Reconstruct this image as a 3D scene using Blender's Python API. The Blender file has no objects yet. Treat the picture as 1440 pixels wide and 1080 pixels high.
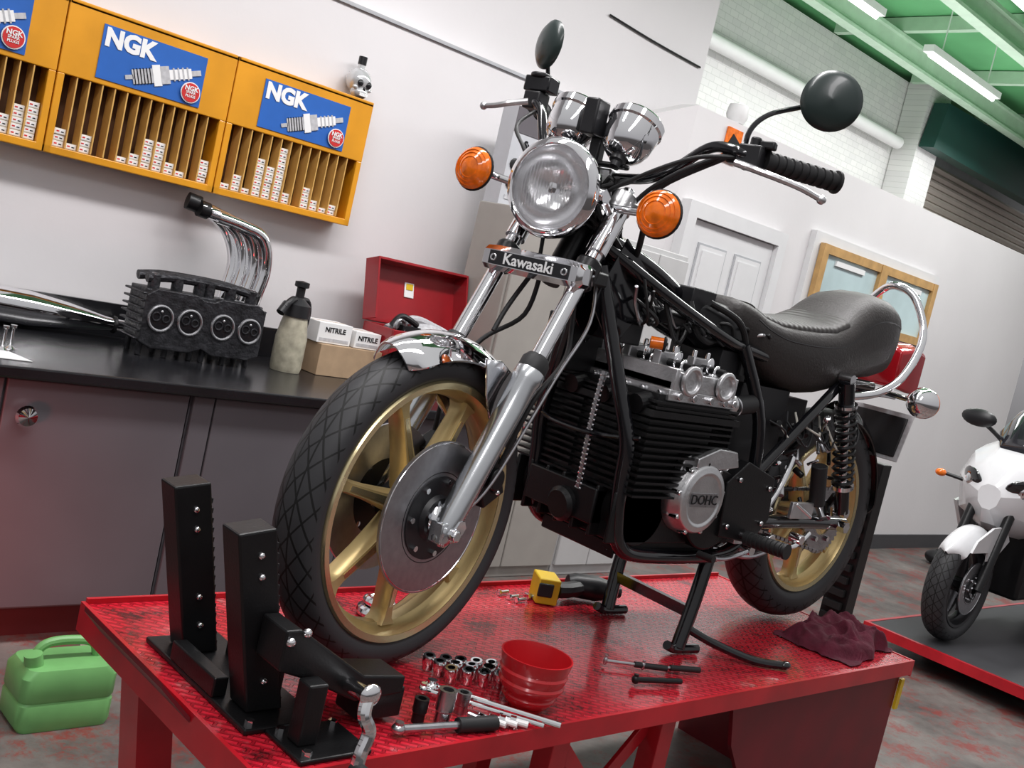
import bpy, bmesh, math, random
from mathutils import Vector, Matrix
import mathutils.noise as mn
random.seed(4)
V=Vector
SC=bpy.context.scene
COL=bpy.context.collection
# ------------------------------------------------------------ materials
def mat(name,col,rough=0.5,metal=0.0,var=0.12,scale=8.0,bump=0.0,bscale=60.0,coat=0.0,trans=0.0,emit=0.0,rvar=0.1,ior=1.45):
    m=bpy.data.materials.new(name);m.use_nodes=True
    nt=m.node_tree;N=nt.nodes;L=nt.links
    b=N["Principled BSDF"]
    b.inputs["Roughness"].default_value=rough;b.inputs["Metallic"].default_value=metal
    b.inputs["Coat Weight"].default_value=coat;b.inputs["Coat Roughness"].default_value=0.08
    b.inputs["Transmission Weight"].default_value=trans;b.inputs["IOR"].default_value=ior
    tc=N.new("ShaderNodeTexCoord");nz=N.new("ShaderNodeTexNoise");nz.inputs["Scale"].default_value=scale;nz.inputs["Detail"].default_value=5
    L.new(tc.outputs["Object"],nz.inputs["Vector"])
    r=N.new("ShaderNodeValToRGB");r.color_ramp.elements[0].position=0.3;r.color_ramp.elements[1].position=0.7
    r.color_ramp.elements[0].color=tuple(c*(1-var) for c in col)+(1,)
    r.color_ramp.elements[1].color=tuple(min(1,c*(1+var*0.6)) for c in col)+(1,)
    L.new(nz.outputs["Fac"],r.inputs["Fac"]);L.new(r.outputs["Color"],b.inputs["Base Color"])
    mr=N.new("ShaderNodeMapRange");mr.inputs["To Min"].default_value=max(0.02,rough*(1-rvar));mr.inputs["To Max"].default_value=min(1,rough*(1+rvar))
    L.new(nz.outputs["Fac"],mr.inputs["Value"]);L.new(mr.outputs["Result"],b.inputs["Roughness"])
    if emit>0:
        b.inputs["Emission Color"].default_value=tuple(col)+(1,);b.inputs["Emission Strength"].default_value=emit
    if bump>0:
        n2=N.new("ShaderNodeTexNoise");n2.inputs["Scale"].default_value=bscale;n2.inputs["Detail"].default_value=4
        L.new(tc.outputs["Object"],n2.inputs["Vector"])
        bp=N.new("ShaderNodeBump");bp.inputs["Strength"].default_value=bump;bp.inputs["Distance"].default_value=0.01
        L.new(n2.outputs["Fac"],bp.inputs["Height"]);L.new(bp.outputs["Normal"],b.inputs["Normal"])
    return m
WALL=mat("white_painted_plaster",(.70,.68,.69),.6,var=.05,scale=1.2,bump=.06,bscale=25)
GREYW=mat("grey_trim_paint",(.42,.43,.45),.5)
BASEB=mat("dark_baseboard",(.05,.05,.055),.5)
CHROME=mat("chrome",(.88,.88,.90),.05,1,var=.03)
STEEL=mat("brushed_steel",(.50,.50,.52),.28,1,var=.15,scale=40)
ALU=mat("cast_aluminium",(.68,.68,.69),.3,.92,var=.14,scale=20,bump=.08,bscale=150)
ALUG=mat("polished_fork_aluminium",(.64,.66,.68),.22,.95,var=.08,scale=10)
BLKM=mat("black_engine_paint",(.009,.009,.010),.36,.2,var=.3,bump=.05,bscale=200)
BLKG=mat("gloss_black_enamel",(.006,.006,.008),.14,.0,var=.2,coat=.5)
BLKP=mat("black_plastic",(.013,.013,.015),.4,var=.2)
RUB=mat("black_rubber",(.014,.014,.015),.55,var=.2)
GOLD=mat("gold_wheel_paint",(.64,.49,.23),.33,.55,var=.1,scale=15)
GOLDP=mat("polished_gold_lip",(.80,.68,.40),.2,.9,var=.1)
ORANGE=mat("amber_lens",(.85,.17,.008),.12,var=.35,scale=45,coat=.5,emit=.05)
REDL=mat("red_lens",(.42,.008,.015),.1,coat=.6)
REDT=mat("red_toolbox_enamel",(.32,.012,.018),.3,var=.15,coat=.3)
YEL=mat("yellow_rack_enamel",(.70,.30,.012),.35,var=.14,scale=5,coat=.2)
YEL2=mat("wooden_divider",(.62,.36,.10),.5)
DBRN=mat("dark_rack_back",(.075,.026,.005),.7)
BLUE=mat("blue_sign_print",(.02,.12,.46),.35,coat=.4)
WHITE=mat("white_print",(.82,.82,.82),.45,var=.03)
CREAMC=mat("cream_carton",(.80,.74,.63),.6,var=.08)
REDP=mat("red_print",(.60,.03,.03),.4)
GREYP=mat("grey_print",(.5,.5,.52),.4,var=.2,scale=60)
CABG=mat("grey_laminate",(.118,.108,.120),.42,var=.08,scale=3)
WTOP=mat("black_worktop",(.011,.011,.013),.25,var=.3,scale=6)
TOEK=mat("dark_red_kickboard",(.08,.014,.016),.6)
LOCK=mat("beige_locker_enamel",(.34,.32,.295),.42,var=.06)
LOCKW=mat("pale_locker_enamel",(.50,.50,.50),.42,var=.05)
DOORM=mat("white_door_gloss",(.70,.70,.71),.35,var=.03)
WOOD=mat("varnished_pine",(.52,.31,.12),.4,var=.2,scale=14)
GREEN=mat("green_ceiling_tint",(.14,.45,.19),.7,var=.12,scale=2)  # green cast of a light leak put into the ceiling colour
BEAMW=mat("pale_green_white_beam_paint",(.50,.68,.52),.5,var=.08)
TEAL=mat("dark_green_panel",(.012,.060,.050),.5)
JERRY=mat("pale_green_plastic",(.17,.42,.14),.4,var=.14,scale=10)
CARD=mat("brown_cardboard",(.42,.29,.18),.75,var=.1,scale=20)
PAPER=mat("paper_white",(.8,.8,.8),.7)
WHITEF=mat("white_fairing",(.78,.78,.80),.18,coat=.7,var=.03)
REDBOWL=mat("red_bowl_plastic",(.50,.010,.016),.28,coat=.4,var=.1)
YELD=mat("yellow_drill_plastic",(.72,.48,.02),.4)
CLOTH=mat("maroon_cloth",(.10,.010,.026),.9,var=.3,scale=25,bump=.5,bscale=40)
TUBE=mat("light_tube",(1,1,1),.5,emit=3)
HGLASS=mat("clear_glass",(1,1,1),.03,trans=1,var=0)
SMOKE=mat("smoked_screen",(.02,.02,.025),.06,coat=1)
DARKG=mat("dark_instrument_glass",(.01,.01,.012),.05,coat=1)
HEADB=mat("weathered_black_casting",(.035,.035,.04),.42,.5,var=.5,scale=30,bump=.5,bscale=60)
SPRAY=mat("grimy_translucent_plastic",(.42,.39,.30),.4,var=.35,scale=25)
MIRR=mat("mirror_backing_black",(.018,.030,.028),.35,coat=.2)
def table_red():
    m=mat("red_tread_plate",(.50,.012,.02),.26,coat=.4)
    nt=m.node_tree;N=nt.nodes;L=nt.links;b=N["Principled BSDF"];tc=N["Texture Coordinate"]
    mp=N.new("ShaderNodeMapping");mp.inputs["Rotation"].default_value=(0,0,.785);L.new(tc.outputs["Object"],mp.inputs["Vector"])
    br=N.new("ShaderNodeTexBrick");br.offset=.5;br.inputs["Scale"].default_value=25;br.inputs["Mortar Size"].default_value=.10
    br.inputs["Mortar Smooth"].default_value=.4;br.inputs["Brick Width"].default_value=1.0;br.inputs["Row Height"].default_value=.42
    L.new(mp.outputs[0],br.inputs["Vector"])
    bp=N.new("ShaderNodeBump");bp.inputs["Strength"].default_value=1.0;bp.inputs["Distance"].default_value=.005;bp.invert=True
    L.new(br.outputs["Fac"],bp.inputs["Height"]);L.new(bp.outputs["Normal"],b.inputs["Normal"])
    n=N.new("ShaderNodeTexNoise");n.inputs["Scale"].default_value=7;n.inputs["Detail"].default_value=10;n.inputs["Roughness"].default_value=.75
    L.new(tc.outputs["Object"],n.inputs["Vector"])
    r=N.new("ShaderNodeValToRGB");e=r.color_ramp.elements
    e[0].position=.34;e[0].color=(.07,.010,.012,1);e[1].position=.47;e[1].color=(.60,.012,.030,1)
    x=e.new(.60);x.color=(.70,.024,.045,1);x=e.new(.70);x.color=(.50,.16,.16,1)
    L.new(n.outputs["Fac"],r.inputs["Fac"])
    mx=N.new("ShaderNodeMix");mx.data_type='RGBA';mx.blend_type='MULTIPLY';mx.inputs[0].default_value=.65
    L.new(r.outputs["Color"],mx.inputs[6])
    r2=N.new("ShaderNodeValToRGB");r2.color_ramp.elements[0].color=(1,1,1,1);r2.color_ramp.elements[1].color=(.35,.3,.3,1)
    L.new(br.outputs["Fac"],r2.inputs["Fac"]);L.new(r2.outputs["Color"],mx.inputs[7])
    L.new(mx.outputs[2],b.inputs["Base Color"])
    return m
TRED=table_red()
TREDP=mat("red_lift_enamel",(.50,.010,.020),.3,var=.25,scale=7,coat=.3)
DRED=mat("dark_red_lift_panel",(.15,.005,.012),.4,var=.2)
def floor_mat():
    m=mat("worn_concrete",(.3,.29,.28),.5,bump=.1,bscale=30)
    nt=m.node_tree;N=nt.nodes;L=nt.links;b=N["Principled BSDF"];tc=N["Texture Coordinate"]
    n=N.new("ShaderNodeTexNoise");n.inputs["Scale"].default_value=2.2;n.inputs["Detail"].default_value=10;n.inputs["Roughness"].default_value=.7
    L.new(tc.outputs["Object"],n.inputs["Vector"])
    r=N.new("ShaderNodeValToRGB");e=r.color_ramp.elements
    e[0].position=.32;e[0].color=(.05,.042,.04,1);e[1].position=.7;e[1].color=(.22,.195,.18,1)
    L.new(n.outputs["Fac"],r.inputs["Fac"])
    n2=N.new("ShaderNodeTexNoise");n2.inputs["Scale"].default_value=4;n2.inputs["Detail"].default_value=14;n2.inputs["Roughness"].default_value=.85
    mp=N.new("ShaderNodeMapping");mp.inputs["Location"].default_value=(3,5,0);L.new(tc.outputs["Object"],mp.inputs[0]);L.new(mp.outputs[0],n2.inputs["Vector"])
    r2=N.new("ShaderNodeValToRGB");r2.color_ramp.elements[0].position=.50;r2.color_ramp.elements[1].position=.58
    r2.color_ramp.elements[1].color=(.8,.8,.8,1)
    L.new(n2.outputs["Fac"],r2.inputs["Fac"])
    mx=N.new("ShaderNodeMix");mx.data_type='RGBA'
    L.new(r2.outputs["Color"],mx.inputs[0]);L.new(r.outputs["Color"],mx.inputs[6]);mx.inputs[7].default_value=(.22,.024,.018,1)
    L.new(mx.outputs[2],b.inputs["Base Color"])
    return m
FLOORM=floor_mat()
def brick_mat():
    m=mat("painted_brick",(.66,.68,.67),.6)
    nt=m.node_tree;N=nt.nodes;L=nt.links;b=N["Principled BSDF"];tc=N["Texture Coordinate"]
    mp=N.new("ShaderNodeMapping");mp.inputs["Rotation"].default_value=(math.radians(90),0,0);L.new(tc.outputs["Object"],mp.inputs[0])
    br=N.new("ShaderNodeTexBrick");br.inputs["Scale"].default_value=4.0;br.inputs["Mortar Size"].default_value=.012
    br.inputs["Color1"].default_value=(.76,.75,.74,1);br.inputs["Color2"].default_value=(.70,.69,.69,1);br.inputs["Mortar"].default_value=(.58,.58,.57,1)
    L.new(mp.outputs[0],br.inputs["Vector"]);L.new(br.outputs["Color"],b.inputs["Base Color"])
    bp=N.new("ShaderNodeBump");bp.inputs["Strength"].default_value=.3;bp.inputs["Distance"].default_value=.01;bp.invert=True
    L.new(br.outputs["Fac"],bp.inputs["Height"]);L.new(bp.outputs["Normal"],b.inputs["Normal"])
    return m
BRICK=brick_mat()
def wave_mat(name,col,rough,axis,scale,strength,**k):
    m=mat(name,col,rough,**k);nt=m.node_tree;N=nt.nodes;L=nt.links;b=N["Principled BSDF"];tc=N["Texture Coordinate"]
    w=N.new("ShaderNodeTexWave");w.wave_type='BANDS';w.bands_direction=axis;w.inputs["Scale"].default_value=scale
    L.new(tc.outputs["Object"],w.inputs["Vector"])
    bp=N.new("ShaderNodeBump");bp.inputs["Strength"].default_value=strength;bp.inputs["Distance"].default_value=.006
    L.new(w.outputs["Fac"],bp.inputs["Height"]);L.new(bp.outputs["Normal"],b.inputs["Normal"])
    return m
SEATM=wave_mat("black_vinyl_pleated",(.030,.026,.025),.52,'X',14,.35)
SEATS=mat("black_vinyl",(.030,.026,.025),.52,bump=.15,bscale=140)
LENSG=None
def tyre_mat():
    m=mat("tyre_rubber",(.03,.03,.032),.55);nt=m.node_tree;N=nt.nodes;L=nt.links;b=N["Principled BSDF"]
    uv=N.new("ShaderNodeUVMap");uv.uv_map="UVMap";sp=N.new("ShaderNodeSeparateXYZ");L.new(uv.outputs[0],sp.inputs[0])
    def M(op,a,c=None):
        n=N.new("ShaderNodeMath");n.operation=op
        for i,q in enumerate((a,c)):
            if q is None: continue
            if isinstance(q,(int,float)): n.inputs[i].default_value=q
            else: L.new(q,n.inputs[i])
        return n.outputs[0]
    d=M('ABSOLUTE',M('SUBTRACT',sp.outputs[1],.5))
    g1=M('LESS_THAN',M('FRACT',M('ADD',M('MULTIPLY',sp.outputs[0],34.0),M('MULTIPLY',d,7.0))),.15)
    g2=M('LESS_THAN',M('FRACT',M('SUBTRACT',M('MULTIPLY',sp.outputs[0],34.0),M('MULTIPLY',d,5.0))),.10)
    g3=M('LESS_THAN',M('ABSOLUTE',M('SUBTRACT',d,.07)),.008)
    lim=M('LESS_THAN',d,.29)
    g=M('MULTIPLY',M('MAXIMUM',M('MAXIMUM',g1,g2),g3),lim)
    r=N.new("ShaderNodeValToRGB");r.color_ramp.elements[0].color=(.034,.034,.037,1);r.color_ramp.elements[1].color=(.002,.002,.002,1)
    L.new(g,r.inputs["Fac"]);L.new(r.outputs["Color"],b.inputs["Base Color"])
    bp=N.new("ShaderNodeBump");bp.invert=True;bp.inputs["Strength"].default_value=1.0;bp.inputs["Distance"].default_value=.005
    L.new(g,bp.inputs["Height"]);L.new(bp.outputs["Normal"],b.inputs["Normal"])
    return m
TYRE=tyre_mat()
# ------------------------------------------------------------ mesh builder
def basis(ax):
    ax=V(ax).normalized();h=V((0,0,1)) if abs(ax.z)<.9 else V((1,0,0))
    u=ax.cross(h).normalized();w=ax.cross(u).normalized();return ax,u,w
def cat(pts,k=6,closed=False):
    P=[V(p) for p in pts];n=len(P);out=[]
    if n<3: return P
    rng=n if closed else n-1
    for i in range(rng):
        if closed: a,b,c,d=P[(i-1)%n],P[i],P[(i+1)%n],P[(i+2)%n]
        else: a,b,c,d=P[max(i-1,0)],P[i],P[i+1],P[min(i+2,n-1)]
        for j in range(k):
            t=j/k
            out.append(.5*((2*b)+(c-a)*t+(2*a-5*b+4*c-d)*t*t+(3*b-a-3*c+d)*t**3))
    if not closed: out.append(P[-1])
    return out
OFF={}
class MB:
    def __init__(s,T=None): s.v=[];s.f=[];s.mi=[];s.mats=[];s.T=T
    def k(s,m):
        if m not in s.mats: s.mats.append(m)
        return s.mats.index(m)
    def add(s,vs,fs,m):
        o=len(s.v);i=s.k(m)
        for q in vs:
            q=V(q)
            if s.T is not None: q=s.T@q
            s.v.append(q)
        for q in fs: s.f.append([a+o for a in q]);s.mi.append(i)
        return s
    def box(s,c,sz,m,R=None):
        x,y,z=[a/2 for a in sz];vs=[V((i*x,j*y,k*z)) for i in(-1,1) for j in(-1,1) for k in(-1,1)]
        if R is not None: vs=[R@q for q in vs]
        vs=[q+V(c) for q in vs]
        return s.add(vs,[(0,1,3,2),(4,6,7,5),(0,4,5,1),(2,3,7,6),(0,2,6,4),(1,5,7,3)],m)
    def bb(s,a,b,m): return s.box([(a[i]+b[i])/2 for i in range(3)],[abs(b[i]-a[i]) for i in range(3)],m)
    def beam(s,p,q,w,h,m,up=(0,0,1)):
        p=V(p);q=V(q);d=(q-p);x=d.normalized();y=V(up).cross(x).normalized();z=x.cross(y)
        R=Matrix((x,y,z)).transposed();return s.box((p+q)/2,(d.length,w,h),m,R)
    def lathe(s,pr,o,ax,m,n=32,closed=False):
        ax,u,w=basis(ax);o=V(o);vs=[];fs=[];K=len(pr)
        for r,h in pr:
            r=max(r,1e-4)
            for i in range(n):
                t=2*math.pi*i/n;vs.append(o+ax*h+(u*math.cos(t)+w*math.sin(t))*r)
        for j in range(K if closed else K-1):
            for i in range(n):
                a=j*n+i;b=j*n+(i+1)%n;c=((j+1)%K)*n+(i+1)%n;d=((j+1)%K)*n+i;fs.append((a,b,c,d))
        return s.add(vs,fs,m)
    def cyl(s,p,q,r,m,r2=None,n=20):
        p=V(p);q=V(q);h=(q-p).length;r2=r if r2 is None else r2
        return s.lathe([(0,0),(r,0),(r2,h),(0,h)],p,q-p,m,n)
    def tube(s,pts,r,m,n=10,k=6,closed=False):
        P=cat(pts,k,closed);K=len(P);vs=[];fs=[]
        t0=(P[1]-P[0]).normalized();_,u,w=basis(t0)
        for i in range(K):
            if closed: t=(P[(i+1)%K]-P[i-1]).normalized()
            else: t=(P[min(i+1,K-1)]-P[max(i-1,0)]).normalized()
            u=(u-t*u.dot(t)).normalized();w=t.cross(u)
            rr=r if not isinstance(r,tuple) else r[0]+(r[1]-r[0])*i/(K-1)
            for j in range(n):
                a=2*math.pi*j/n;vs.append(P[i]+u*math.cos(a)*rr+w*math.sin(a)*rr)
        for i in range(K if closed else K-1):
            for j in range(n):
                fs.append((i*n+j,i*n+(j+1)%n,((i+1)%K)*n+(j+1)%n,((i+1)%K)*n+j))
        if not closed: fs.append(tuple(range(n)));fs.append(tuple((K-1)*n+j for j in range(n)))
        return s.add(vs,fs,m)
    def prism(s,poly,O,U,W,T,m):
        O=V(O);U=V(U);W=V(W);T=V(T);n=len(poly)
        vs=[O+U*a+W*b for a,b in poly];vs+=[q+T for q in vs]
        fs=[tuple(range(n)),tuple(range(2*n-1,n-1,-1))]+[(i,(i+1)%n,n+(i+1)%n,n+i) for i in range(n)]
        return s.add(vs,fs,m)
    def loft(s,secs,m,cap=True,closed=False):
        n=len(secs[0]);vs=[q for c in secs for q in c];fs=[];K=len(secs)
        for i in range(K if closed else K-1):
            for j in range(n): fs.append((i*n+j,i*n+(j+1)%n,((i+1)%K)*n+(j+1)%n,((i+1)%K)*n+j))
        if cap and not closed: fs+=[tuple(range(n)),tuple((K-1)*n+j for j in range(n))]
        return s.add(vs,fs,m)
    def ell(s,c,r,m,n=20,k=12,R=None):
        if not isinstance(r,(tuple,list)): r=(r,r,r)
        vs=[];fs=[];c=V(c)
        for j in range(k+1):
            p=math.pi*j/k
            for i in range(n):
                t=2*math.pi*i/n;sr=max(math.sin(p),1e-3)
                q=V((r[0]*sr*math.cos(t),r[1]*sr*math.sin(t),r[2]*math.cos(p)))
                if R is not None: q=R@q
                vs.append(c+q)
        for j in range(k):
            for i in range(n): fs.append((j*n+i,j*n+(i+1)%n,(j+1)*n+(i+1)%n,(j+1)*n+i))
        return s.add(vs,fs,m)
    def torus(s,c,ax,R,r,m,n=40,k=10):
        return s.lathe([(R+r*math.cos(2*math.pi*i/k),r*math.sin(2*math.pi*i/k)) for i in range(k)],c,ax,m,n,True)
    def text(s,body,size,o,right,up,m,ext=.001,bold=.0,align='CENTER',sx=1.0):
        cu=bpy.data.curves.new("lettering","FONT");cu.body=body;cu.size=size;cu.extrude=ext;cu.offset=bold
        cu.align_x=align;cu.align_y='CENTER';cu.resolution_u=3
        ob=bpy.data.objects.new("lettering_tmp",cu);COL.objects.link(ob)
        bpy.context.view_layer.update();dg=bpy.context.evaluated_depsgraph_get()
        me=bpy.data.meshes.new_from_object(ob.evaluated_get(dg))
        r=V(right).normalized();u=V(up).normalized();nn=r.cross(u)
        vs=[V(o)+r*(q.co.x*sx)+u*q.co.y+nn*q.co.z for q in me.vertices];fs=[tuple(p.vertices) for p in me.polygons]
        s.add(vs,fs,m);bpy.data.objects.remove(ob);bpy.data.meshes.remove(me);bpy.data.curves.remove(cu);return s
    def make(s,name,parent=None,label=None,category=None,off=None,group=None,kind=None,bev=0,smooth=True,ang=35):
        if off is None: off=V((0,0,0)) if parent is None else OFF.get(parent.name,V((0,0,0)))
        off=V(off)
        me=bpy.data.meshes.new(name);me.from_pydata([tuple(q-off) for q in s.v],[],s.f)
        for m in s.mats: me.materials.append(m)
        me.polygons.foreach_set("material_index",s.mi)
        bm=bmesh.new();bm.from_mesh(me);bmesh.ops.recalc_face_normals(bm,faces=bm.faces);bm.to_mesh(me);bm.free()
        if smooth:
            me.polygons.foreach_set("use_smooth",[True]*len(me.polygons));me.set_sharp_from_angle(angle=math.radians(ang))
        ob=bpy.data.objects.new(name,me);COL.objects.link(ob)
        if parent is not None: ob.parent=parent
        else: ob.location=off
        OFF[ob.name]=off
        if label: ob["label"]=label
        if category: ob["category"]=category
        if group: ob["group"]=group
        if kind: ob["kind"]=kind
        if bev:
            b=ob.modifiers.new("Bevel","BEVEL");b.width=bev;b.segments=2;b.limit_method='ANGLE';b.angle_limit=math.radians(40)
        return ob
def thing(name,label,category,loc,group=None):
    e=bpy.data.objects.new(name,None);e.empty_display_size=.05;COL.objects.link(e);e.location=loc
    e["label"]=label;e["category"]=category
    if group: e["group"]=group
    OFF[e.name]=V(loc);return e
# ------------------------------------------------------------ camera
a=math.radians(46.1);p=math.radians(5.33);ro=math.radians(13)
F=V((math.cos(a)*math.cos(p),math.sin(a)*math.cos(p),-math.sin(p)));R0=V((math.sin(a),-math.cos(a),0));U0=R0.cross(F)
Rv=R0*math.cos(ro)+U0*math.sin(ro);Uv=U0*math.cos(ro)-R0*math.sin(ro)
cd=bpy.data.cameras.new("camera");cd.sensor_width=36;cd.lens=37.07;cd.clip_start=.05
co=bpy.data.objects.new("camera",cd);COL.objects.link(co)
M=Matrix((Rv,Uv,-F)).transposed().to_4x4();M.translation=V((0,0,1.464));co.matrix_world=M;SC.camera=co
# ------------------------------------------------------------ room
MB().bb((-3,-2,-.1),(16,8,0),FLOORM).make("floor",kind="structure",smooth=False)
def wallseg(nm,plan):
    w=MB();w.loft([[V((x,y,0)),V((x,y,z)),V((x,y+.12,z)),V((x,y+.12,0))] for x,y,z in plan],WALL).make(nm,kind="structure",smooth=False)
wallseg("wall_back",[(-3,4.15,2.5),(4.4,4.15,2.5)])
wallseg("wall_corner",[(4.4,4.15,2.5),(4.8,4.0,2.70)])
wallseg("wall_right",[(4.8,4.0,2.70),(10.3,4.0,2.74)])
MB().bb((-3,4.275,2.3),(5.1,4.36,5.0),WALL).make("wall_upper",kind="structure",smooth=False)
MB().bb((-3,4.135,2.485),(4.4,4.149,2.50),GREYW).make("trim_1",kind="structure",smooth=False)
MB().bb((4.8,3.985,0),(10.3,4.0,.12),BASEB).make("baseboard_back",kind="structure",smooth=False)
MB().bb((4,6.4,0),(11.6,6.6,4.7),BRICK).make("wall_far",kind="structure",smooth=False)
MB().bb((11.2,6.1,0),(11.7,6.39,4.7),BRICK).make("wall_pillar",kind="structure",smooth=False)
SHU=mat("shutter_slat_enamel",(.72,.66,.60),.5,var=.08,scale=3)
b=MB().bb((11.71,6.56,0),(16,6.6,4.7),GREYW)
for i in range(32): b.prism([(6.56,1.2+i*.09),(6.53,1.205+i*.09),(6.50,1.245+i*.09),(6.53,1.28+i*.09),(6.56,1.285+i*.09)],(11.71,0,0),(0,1,0),(0,0,1),(4.2,0,0),SHU)
b.make("door_2",kind="structure",smooth=False)
MB().bb((10.31,4.05,0),(10.36,4.1,2.74),BASEB).make("trim_2",kind="structure",smooth=False)
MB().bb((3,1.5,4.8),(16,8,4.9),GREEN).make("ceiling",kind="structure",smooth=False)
for i,y in enumerate((3.2,4.4,5.6)):
    b=MB();b.bb((3.2,y-.06,4.62),(15.8,y+.06,4.65),BEAMW).bb((3.2,y-.06,4.42),(15.8,y+.06,4.45),BEAMW).bb((3.2,y-.012,4.45),(15.8,y+.012,4.62),BEAMW)
    b.make("ceiling_beam",label="white painted steel beam under the green ceiling",category="beam",group="steel ceiling beams",smooth=False)
for i in range(6):
    x=6+i*1.7
    MB().bb((x-.04,1.6,4.66),(x+.04,6.3,4.79),BEAMW).make("ceiling_purlin",label="pale cross purlin fixed below the green ceiling",category="beam",group="ceiling purlins",smooth=False)
for x0,y0 in ((7.2,4.95),(9.6,4.95),(8.2,3.7),(11,3.7)):
    t=thing("strip_light","white fluorescent strip light hanging from roof steelwork","light",(x0,y0,4.3),"roof strip lights")
    MB().bb((x0-.75,y0-.05,4.3),(x0+.75,y0+.05,4.36),WHITE).make("housing",t,smooth=False)
    MB().cyl((x0-.7,y0,4.28),(x0+.7,y0,4.28),.018,TUBE).make("lamp_tube",t)
    for dx in (-.5,.5): MB().cyl((x0+dx,y0,4.36),(x0+dx,y0,4.79),.006,WHITE).make("hanger",t)
MB().tube([(5.3,6.28,3.95),(8,6.28,3.98),(11.1,6.28,3.98)],.07,WHITE,n=14).make("wall_pipe",label="white painted pipe along the brick wall",category="pipe")
MB().tube([(7.2,6.36,0.0),(7.2,6.36,3.8)],.03,WHITE).make("conduit_pipe",label="thin white conduit rising up the brick wall",category="pipe")
MB().prism([(11.2,3.98),(15,3.98),(15,4.6),(11.3,4.5)],(0,5.9,0),(1,0,0),(0,0,1),(0,.18,0),TEAL).make("trim_4",kind="structure",smooth=False)
MB().tube([(4.2,4.265,3.02),(4.6,4.265,3.0),(5.05,4.265,2.99)],.006,BLKP,n=6).make("wall_cable",label="black cable clipped along the white upper wall",category="cable")
MB().lathe([(0,0),(.05,.0),(.07,.05),(.06,.11),(0,.13)],(5.25,4.06,2.71),(0,0,1),WHITE,16).make("dome_sensor",label="small white dome sensor on the partition top",category="sensor")
MB().box((5.18,3.99,2.56),(.15,.012,.20),ORANGE).box((5.18,3.982,2.56),(.10,.004,.10),WTOP,Matrix.Rotation(.5,3,'Y')).make("warning_sign",label="small orange and black sign on the white wall",category="sign")
b=MB().bb((4.86,3.93,0),(4.945,3.999,2.17),DOORM).bb((5.825,3.93,0),(5.91,3.999,2.17),DOORM).bb((4.945,3.93,2.08),(5.825,3.999,2.17),DOORM)
b.bb((4.95,3.965,0),(5.82,3.998,2.075),DOORM)
for xx in (5.05,5.43):
    for z0,z1 in ((.2,.8),(.95,1.5),(1.62,1.95)):
        b.bb((xx,3.957,z0),(xx+.29,3.965,z1),GREYW).bb((xx+.012,3.952,z0+.012),(xx+.278,3.962,z1-.012),DOORM).bb((xx+.04,3.944,z0+.04),(xx+.25,3.953,z1-.04),DOORM)
b.make("door_1",kind="structure",smooth=False)
WG=mat("pale_window_glass",(.52,.66,.68),.1,coat=.5,var=.15,scale=3)
b=MB()
x0,x1,z0,z1=6.33,8.07,1.70,2.2
b.bb((x0-.07,3.955,z0-.07),(x1+.07,3.999,z1+.07),DOORM)
for q in ((x0,x0+.07),(x1-.07,x1),((x0+x1)/2-.05,(x0+x1)/2+.05)): b.bb((q[0],3.91,z0),(q[1],3.949,z1),WOOD)
b.bb((x0+.071,3.915,z1-.06),((x0+x1)/2-.051,3.949,z1),WOOD).bb(((x0+x1)/2+.051,3.915,z1-.06),(x1-.071,3.949,z1),WOOD).bb((x0+.071,3.915,z0),((x0+x1)/2-.051,3.949,z0+.06),WOOD).bb(((x0+x1)/2+.051,3.915,z0),(x1-.071,3.949,z0+.06),WOOD)
b.bb((x0+.07,3.94,z0+.06),(x1-.07,3.9495,z1-.06),WG)
for xc in (6.75,7.65): b.bb((xc-.2,3.925,z1-.12),(xc+.2,3.939,z1-.085),WHITE)
b.make("window_1",kind="structure",smooth=False)
# ------------------------------------------------------------ lockers
def locker(x0,x1,m,lab):
    t=thing("steel_locker",lab,"locker",((x0+x1)/2,3.8,0))
    MB().bb((x0,3.67,.0),(x1,3.98,1.82),m).make("body",t,bev=.006,smooth=False)
    xm=(x0+x1)/2
    for u,v in ((x0+.01,xm-.004),(xm+.004,x1-.01)):
        MB().bb((u,3.650,.06),(v,3.669,1.79),m).make("door",t,bev=.005,smooth=False)
    MB().bb((xm+.03,3.63,.9),(xm+.05,3.65,1.05),CHROME).make("handle",t)
locker(3.34,4.10,LOCK,"beige steel storage locker standing against the white wall")
locker(4.11,4.63,LOCKW,"pale grey steel locker standing beside the beige one")
CARTG=mat("pale_grey_carton",(.50,.51,.54),.5,var=.05)
t=thing("camera_carton","tall pale printed carton with dark camera pictures on locker","box",(3.52,3.9,1.82))
MB().bb((3.35,3.86,1.82),(3.70,3.97,2.29),CARTG).make("carton",t,smooth=False)
b=MB().bb((3.35,3.857,2.17),(3.70,3.859,2.29),CABG).text("Swann",.055,(3.50,3.855,2.12),(1,0,0),(0,0,1),WTOP,.0005,.002)
for i in range(3):
    for j in range(2): b.ell((3.40+i*.09,3.856,2.02-j*.09),(.032,.004,.030),BLKP,12,6)
b.bb((3.38,3.857,1.85),(3.67,3.859,1.87),GREYP)
b.make("printing",t)
MB().box((3.90,3.83,1.88),(.24,.2,.115),WHITE).make("small_carton",label="plain white carton lying on the locker top",category="box",bev=.003,smooth=False)
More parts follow.
